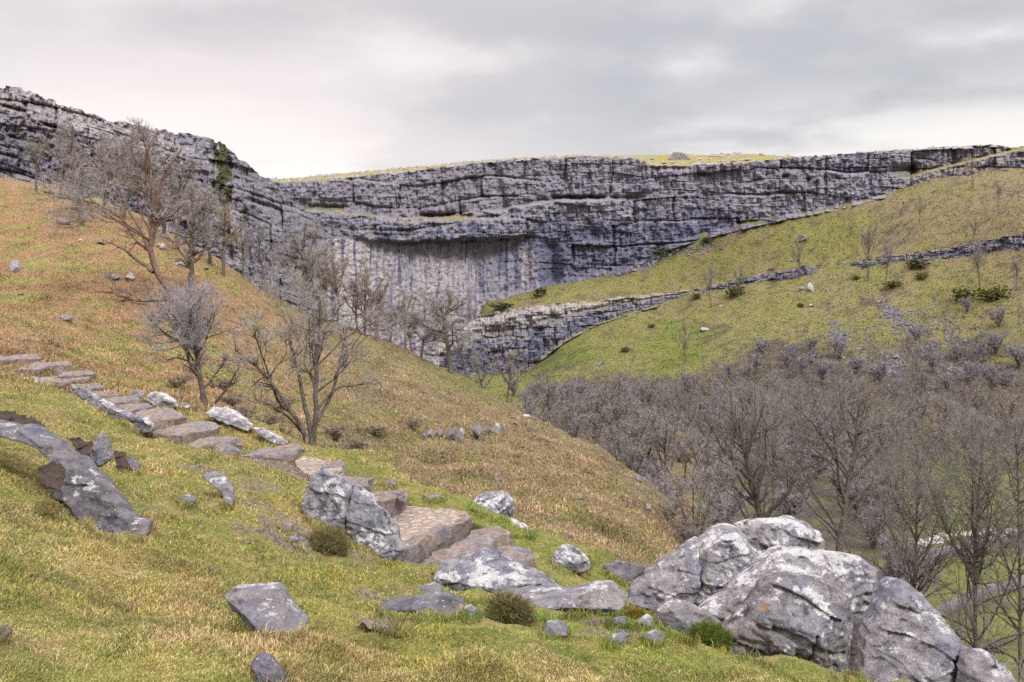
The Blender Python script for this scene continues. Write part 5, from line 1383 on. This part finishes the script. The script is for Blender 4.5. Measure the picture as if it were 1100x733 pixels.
def avoid(px, row, Y):
    """no blades on treads or where a rock stands"""
    x = (px - CX) / F * Y; bad = np.zeros(len(px), bool)
    for W in step_poly_world: bad |= inpoly(x, Y, W[:, :2] )
    bv = np.zeros(len(px))
    for (bx, br, by, rr, am) in BARE:
        w = pt(bx, br, by); bv = np.maximum(bv, am * sst(np.hypot(x - w[0], Y - w[1]), rr, rr * .3))
    bad |= rng.random(len(px)) < bv * 1.15 + bv * fbm(x * 4, Y * 4, 0, 2, 98)
    d, _, _ = polydist(x, Y, PLW, closed=False)
    bad |= (d < .5 + .25 * fbm(x * 2, Y * 2, 0, 2, 97)) & (rng.random(len(px)) < .85)
    return ~bad

def colours(px, row, Y, x, kind):
    n = len(px)
    o, g, s = field(px, row, Y, x, Y)
    f = {'near': 1.0, 'mid': .28, 'far': .08}[kind]
    a = fbm(x * .8 * f, Y * .8 * f, 0, 3, 91); b = fbm(x * 3 * f, Y * 3 * f, 0, 2, 92)
    po = np.clip(o + .6 * a + .45 * b, 0, 1)
    pg = np.clip(g + .6 * fbm(x * .6 * f, Y * .6 * f, 4, 3, 93) + (.2 if kind == 'near' else .0), 0, 1)
    R_ = lambda p: (rng.random(n) < p)[:, None]
    c = np.where(R_(.5), GREEN, YEL if kind == 'near' else YEL * .75)
    c = np.where(R_(pg), np.where(R_(.45), LIME, GREEN), c)
    dead = np.where(R_(.5), STRAW, np.where(R_(.65), ORG, BRN))
    if kind == 'near':
        c = np.where(R_(np.clip(.02 + 1.2 * fbm(x * 1.3, Y * 1.3, 8, 3, 90), 0, .35)), GOLD, c)
        c = np.where(R_(.22), GREEN, c)
        hol = np.clip(fbm(x * 1.1, Y * 1.1, 5, 3, 89), 0, .6)
        c = np.where(R_(hol * .55), BRN * 1.1, c)
        c = np.where(R_(.85 * sst(px, 400, 540) * sst(Y, 4.5, 7) * np.clip(.6 + 1.2 * fbm(x * .7, Y * .7, 3, 3, 99), .1, 1)), VIV, c)
    if kind == 'mid':
        sal = sst(px, 400, 200)
        dead = np.where(R_(.10 + .70 * sal), np.where(R_(.6), SALM, ORG), np.where(R_(.62), RUS, np.where(R_(.55), TAN, BRN)))
    if kind == 'far':
        dead = np.where(R_(.6), TAN * .52, YEL * .40)
        c = np.where(R_(.35), OLV, c)
        c = np.where(R_(np.clip(s, 0, .8)), np.array([.10, .085, .065]), c)
    c = np.where(R_(np.clip(po * 1.0, 0, .93)), dead, c)
    amp = .4 if kind == 'near' else .65
    mod = 1 + amp * np.clip(fbm(x * 1.7 * f, Y * 1.7 * f, 2, 3, 94), -.8, .8) + .35 * amp * np.clip(fbm(x * 7 * f, Y * 7 * f, 2, 2, 96), -.9, .9)
    return c * rng.uniform(.6, 1.3, (n, 1)) * np.clip(mod, .35, 1.6)[:, None]

# foreground turf
n = 620000
px = rng.uniform(-40, 1140, n); row = 372 + (760 - 372) * rng.random(n) ** .85
Y = hit(px, row, 2.0, 26)
ok = np.isfinite(Y) & (Y < 25.5); px, row, Y = px[ok], row[ok], Y[ok]
k = avoid(px, row, Y); px, row, Y = px[k], row[k], Y[k]
x = (px - CX) / F * Y
tuft = np.clip(.5 + fbm(x * 1.3, Y * 1.3, 0, 3, 95), .15, 1.3)
lawn = sst(px, 380, 520) * sst(Y, 4, 6)
hg = (.014 + .046 * tuft * rng.random(len(px))) * (1 - .35 * lawn) * (1 + .015 * Y)
wd = (.0016 + .0007 * Y) * rng.uniform(.7, 1.3, len(px))
blades('turf_grass', px, row, Y, hg, wd, colours(px, row, Y, x, 'near') * 1.22, rng.uniform(.2, 1.0, len(px)), 'short mossy green and straw coloured turf of the foreground slope', M['blade'])
# taller blades round the feet of the rocks
fx, fr_, fy = [], [], []
for poly, yr in RK:
    if yr > 22: continue
    A = np.array(poly, float); n_ = int(60 + 9 * np.ptp(A[:, 0]))
    cyy = A[:, 1].mean()
    i = rng.integers(len(A), size=n_); tt = rng.random(n_)[:, None]
    Q = A[i] * (1 - tt) + A[(i + 1) % len(A)] * tt
    Q = Q[Q[:, 1] > cyy - .1 * np.ptp(A[:, 1])]
    Q = Q + np.stack([rng.normal(size=len(Q)) * 2, rng.uniform(-.5, 5, len(Q))], 1)
    fx.append(Q[:, 0]); fr_.append(Q[:, 1])
fx = np.concatenate(fx); fr_ = np.concatenate(fr_); fy = hit(fx, fr_, 2, 26); ok = np.isfinite(fy); fx, fr_, fy = fx[ok], fr_[ok], fy[ok]
k = avoid(fx, fr_, fy); fx, fr_, fy = fx[k], fr_[k], fy[k]; xx = (fx - CX) / F * fy
blades('turf_fringe', fx, fr_, fy, rng.uniform(.025, .085, len(fx)) * (1 + .03 * fy), (.0018 + .0007 * fy), colours(fx, fr_, fy, xx, 'near') * .9, rng.uniform(.3, 1.1, len(fx)), 'longer grass growing round the feet of the foreground rocks', M['blade'])
# long dead stems lying over the bank
n = 1300
px = rng.uniform(-30, 420, n); row = rng.uniform(560, 750, n); Y = hit(px, row, 2, 20); ok = np.isfinite(Y); px, row, Y = px[ok], row[ok], Y[ok]
x = (px - CX) / F * Y; kp = rng.random(len(px)) < np.clip(.25 + .9 * fbm(x * .9, Y * .9, 0, 3, 96), 0, 1); px, row, Y = px[kp], row[kp], Y[kp]
m_ = len(px)
blades('dead_grass', px, row, Y, rng.uniform(.04, .10, m_), .0010 + .0004 * Y, np.where((rng.random(m_) < .6)[:, None], STRAW * 1.15, ORG) * rng.uniform(.7, 1.2, (m_, 1)), rng.uniform(.9, 1.6, m_), 'long dead straw stems lying over the near turf bank', M['blade'])
# hillside grass and bracken
n = 330000
px = rng.uniform(-40, 800, n); row = rng.uniform(186, 660, n)
Y = hit(px, row, 19, 150); ok = np.isfinite(Y) & (Y > 19.5) & (Y < 148); px, row, Y = px[ok], row[ok], Y[ok]
x = (px - CX) / F * Y
tuft = np.clip(.55 + 1.0 * fbm(x * .45, Y * .45, 0, 3, 97), .2, 1.5)
blades('hillside_grass', px, row, Y, (.05 + .17 * tuft * rng.random(len(px))), (.010 + .0008 * Y) * rng.uniform(.7, 1.3, len(px)), colours(px, row, Y, x, 'mid'), rng.uniform(.3, 1.1, len(px)), 'orange dead bracken and tussock grass covering the middle hillside', M['blade'])
# far slope tussocks
n = 120000
px = rng.uniform(500, 1140, n); row = rng.uniform(175, 520, n)
Y = hit(px, row, 120, 328); ok = np.isfinite(Y) & (Y > 130); px, row, Y = px[ok], row[ok], Y[ok]
x = (px - CX) / F * Y
blades('far_slope_grass', px, row, Y, rng.uniform(.06, .24, len(px)), (.0014 * Y) * rng.uniform(.6, 1.3, len(px)), colours(px, row, Y, x, 'far') * .74, rng.uniform(.3, 1.1, len(px)), 'rough green and brown pasture on the far right hillside', M['blade'])

# tussocks and moss cushions (plants one can count)
def tussock(name, px, row, wpx, hpx, cols, label, Y=None, n=2600, cat='plant', bw=.004):
    p = hp(px, row) if Y is None else np.array([(px - CX) / F * Y, Y, float(gz((px - CX) / F * Y, Y))])
    m = p[1] / F; w = wpx * m * .5; h = hpx * m
    # leafy dome
    u = rng.normal(size=(n, 3)); u[:, 2] = np.abs(u[:, 2]); u /= np.linalg.norm(u, axis=1)[:, None]
    rr = rng.uniform(.75, 1.0, n)[:, None] * (1 + .40 * fbm(u[:, 0] * 3, u[:, 1] * 3, u[:, 2] * 3, 2, int(px)))[:, None]
    b = u * rr * np.array([w, w * .8, h * .85])
    d = u + rng.normal(size=(n, 3)) * .5; d /= np.linalg.norm(d, axis=1)[:, None]
    s = np.cross(d, rng.normal(size=(n, 3))); s /= np.linalg.norm(s, axis=1)[:, None]
    L = rng.uniform(.12, .42, (n, 1)) * h
    V = np.stack([b - s * bw, b + s * bw, b + d * L], 1).reshape(-1, 3)
    # core so the dome is closed
    bm = bmesh.new(); bmesh.ops.create_icosphere(bm, subdivisions=3, radius=1)
    C = np.array([v.co[:] for v in bm.verts]); C *= (1 + .40 * fbm(C[:, 0] * 3, C[:, 1] * 3, C[:, 2] * 3, 2, int(px)))[:, None] * .86
    C *= np.array([w, w * .8, h * .85])
    T = np.array([[v.index for v in f.verts] for f in bm.faces]); bm.free()
    me = mesh_np(name, np.vstack([V, C]), [np.arange(n * 3).reshape(n, 3), T + n * 3], smooth=False)
    cc = cols[rng.integers(len(cols), size=n)] * rng.uniform(.6, 1.25, (n, 1))
    attr_col(me, 'tint', np.vstack([np.repeat(cc, 3, 0), np.repeat(cols[:1] * .6, len(C), 0)]))
    return tag(obj(name, me, M['blade'], None, tuple(p)), label, cat)
HC = np.array([[.12, .125, .045], [.19, .135, .07], [.24, .175, .10], [.14, .17, .05]])
tussock('heather_tussock', 546, 668, 46, 32, HC, 'round brownish heather tussock in front of the bedrock slab')
tussock('heather_tussock', 352, 592, 48, 26, HC, 'rounded heather tussock at the left foot of the tall leaning boulder', n=2600)
tussock('grass_tussock', 760, 700, 52, 24, np.array([[.09, .13, .02], [.13, .16, .02], [.07, .09, .02]]), 'deep green grass tussock at the left foot of the largest front boulder', Y=7.3)
MC = np.array([[.20, .21, .018], [.15, .17, .015], [.25, .20, .03]])
tussock('moss_cushion', 683, 663, 24, 12, MC * np.array([1.1, .8, .8]), 'orange green moss cushion beside the leaning slab', Y=8.6, n=2200, bw=.0035)
tussock('moss_cushion', 711, 662, 26, 12, MC, 'bright yellow green moss cushion right of the white stone', Y=8.4, n=2200, bw=.0035)
tussock('grass_tussock', 510, 560, 22, 12, HC, 'dark grass tussock at the right end of the cobbled platform', Y=13.6, n=1500)
tussock('grass_tussock', 372, 512, 26, 8, np.array([[.13, .14, .03], [.20, .16, .05]]), 'rounded grassy hump beside the upper cobbled landing', Y=14.9, n=1800)
tussock('grass_tussock', 918, 738, 18, 22, np.array([[.30, .22, .11], [.22, .15, .07]]), 'dry straw tuft in the dark gap between the front boulders', Y=7.0, n=600, bw=.003)

# ------------------------------------------------------------------ sky and light
world = bpy.data.worlds.new('World'); SC.world = world; world.use_nodes = True
nt = world.node_tree; N_ = nt.nodes; Lk = nt.links
bg = N_['Background']; bg.inputs[1].default_value = .1
SUN_EL, SUN_AZ = 42, 150      # azimuth clockwise from +Y (view direction): behind and to the right
sky = N_.new('ShaderNodeTexSky'); sky.sky_type = 'NISHITA'; sky.sun_disc = False
sky.sun_elevation = R(SUN_EL); sky.sun_rotation = R(SUN_AZ)
tc = N_.new('ShaderNodeTexCoord')
def wm(op, a, b=0.0):
    n = N_.new('ShaderNodeMath'); n.operation = op
    for i, v in enumerate((a, b)):
        if isinstance(v, bpy.types.NodeSocket): Lk.new(v, n.inputs[i])
        else: n.inputs[i].default_value = v
    return n.outputs[0]
def wmr(v, a, b, c, d):
    n = N_.new('ShaderNodeMapRange'); n.interpolation_type = 'SMOOTHSTEP'; Lk.new(v, n.inputs[0])
    for i, q in zip((1, 2, 3, 4), (a, b, c, d)): n.inputs[i].default_value = q
    return n.outputs[0]
def wmix(f, a, b, ty='MIX'):
    n = N_.new('ShaderNodeMix'); n.data_type = 'RGBA'; n.blend_type = ty
    for s_, v in ((n.inputs[0], f), (n.inputs[6], a), (n.inputs[7], b)):
        if isinstance(v, bpy.types.NodeSocket): Lk.new(v, s_)
        else: s_.default_value = v if not isinstance(v, tuple) or len(v) == 4 else (*v, 1)
    return n.outputs[2]
sx = N_.new('ShaderNodeSeparateXYZ'); Lk.new(tc.outputs['Generated'], sx.inputs[0])
# clouds lie on a high flat layer: direction projected onto it
zz = wm('ADD', wm('MAXIMUM', sx.outputs[2], 0.0), .12)
cu = wm('DIVIDE', sx.outputs[0], zz); cv = wm('DIVIDE', sx.outputs[1], zz)
cb = N_.new('ShaderNodeCombineXYZ'); Lk.new(cu, cb.inputs[0]); Lk.new(cv, cb.inputs[1])
def wnoise(scale, det, off):
    mp = N_.new('ShaderNodeMapping'); Lk.new(cb.outputs[0], mp.inputs[0]); mp.inputs['Location'].default_value = off; mp.inputs['Scale'].default_value = (1.0, 1.0, 1)
    n = N_.new('ShaderNodeTexNoise'); Lk.new(mp.outputs[0], n.inputs['Vector']); n.inputs['Scale'].default_value = scale; n.inputs['Detail'].default_value = det; n.inputs['Roughness'].default_value = .5
    return n.outputs['Fac']
c1 = wnoise(.75, 5, (3.1, 1.2, 0)); c2 = wnoise(2.2, 5, (7.3, 4.4, 0)); c3 = wnoise(.4, 3, (1.3, 8.8, 0))
cl = wm('ADD', wm('MULTIPLY', c1, .65), wm('MULTIPLY', c2, .35))
grey = wmix(wmr(cl, .40, .60, 0, 1), (3.5, 3.5, 3.68), (6.1, 5.85, 5.75))
grey = wmix(wm('MULTIPLY', wmr(c3, .36, .58, .25, .85), wmr(sx.outputs[0], -.25, .25, 1, .12)), grey, (7.1, 6.1, 5.85))
bank = wm('MULTIPLY', wmr(wm('ABSOLUTE', wm('SUBTRACT', wm('ADD', sx.outputs[2], wm('MULTIPLY', wm('SUBTRACT', c2, .5), .22)), .245)), .0, .075, 1, 0), wmr(sx.outputs[0], -.15, .18, .25, 1))
grey = wmix(wm('MULTIPLY', bank, .75), grey, (3.7, 3.72, 3.9))
# brighter towards the horizon gap, overcast zenith brighter still
low = wmr(sx.outputs[2], .10, .25, 1, 0)
br = wm('MULTIPLY', low, wmr(cl, .42, .58, .25, 1))
grey = wmix(br, grey, (7.4, 7.05, 6.5))
zen = wmr(sx.outputs[2], .34, .85, 1.0, 4.3)
vm = N_.new('ShaderNodeVectorMath'); vm.operation = 'SCALE'; Lk.new(grey, vm.inputs[0]); Lk.new(zen, vm.inputs['Scale'])
fin = wmix(.10, vm.outputs[0], sky.outputs[0])
Lk.new(fin, bg.inputs[0])

sd = bpy.data.lights.new('sun', 'SUN'); sd.energy = 2.5; sd.angle = R(14); sd.color = (1, .95, .88)
so = bpy.data.objects.new('sun', sd); COL.objects.link(so)
az = R(SUN_AZ); el = R(SUN_EL)
dirv = Vector((math.sin(az) * math.cos(el), math.cos(az) * math.cos(el), math.sin(el)))
so.rotation_euler = dirv.to_track_quat('Z', 'Y').to_euler(); so.location = dirv * 50

# ------------------------------------------------------------------ camera
cd = bpy.data.cameras.new('camera'); cam = bpy.data.objects.new('camera', cd); COL.objects.link(cam)
cam.location = (0, 0, 0); cam.rotation_euler = (R(90), 0, 0)
cd.sensor_width = 36; cd.lens = 36 * F / 1100; cd.shift_y = -(366.5 - HR) / 1100
cd.clip_start = .05; cd.clip_end = 12000
SC.camera = cam
SC.view_settings.view_transform = 'Standard'; SC.view_settings.look = 'None'; SC.view_settings.exposure = .62; SC.view_settings.gamma = 1
SC.cycles.use_denoising = False
SC.cycles.max_bounces = 5; SC.cycles.diffuse_bounces = 3; SC.cycles.transparent_max_bounces = 4
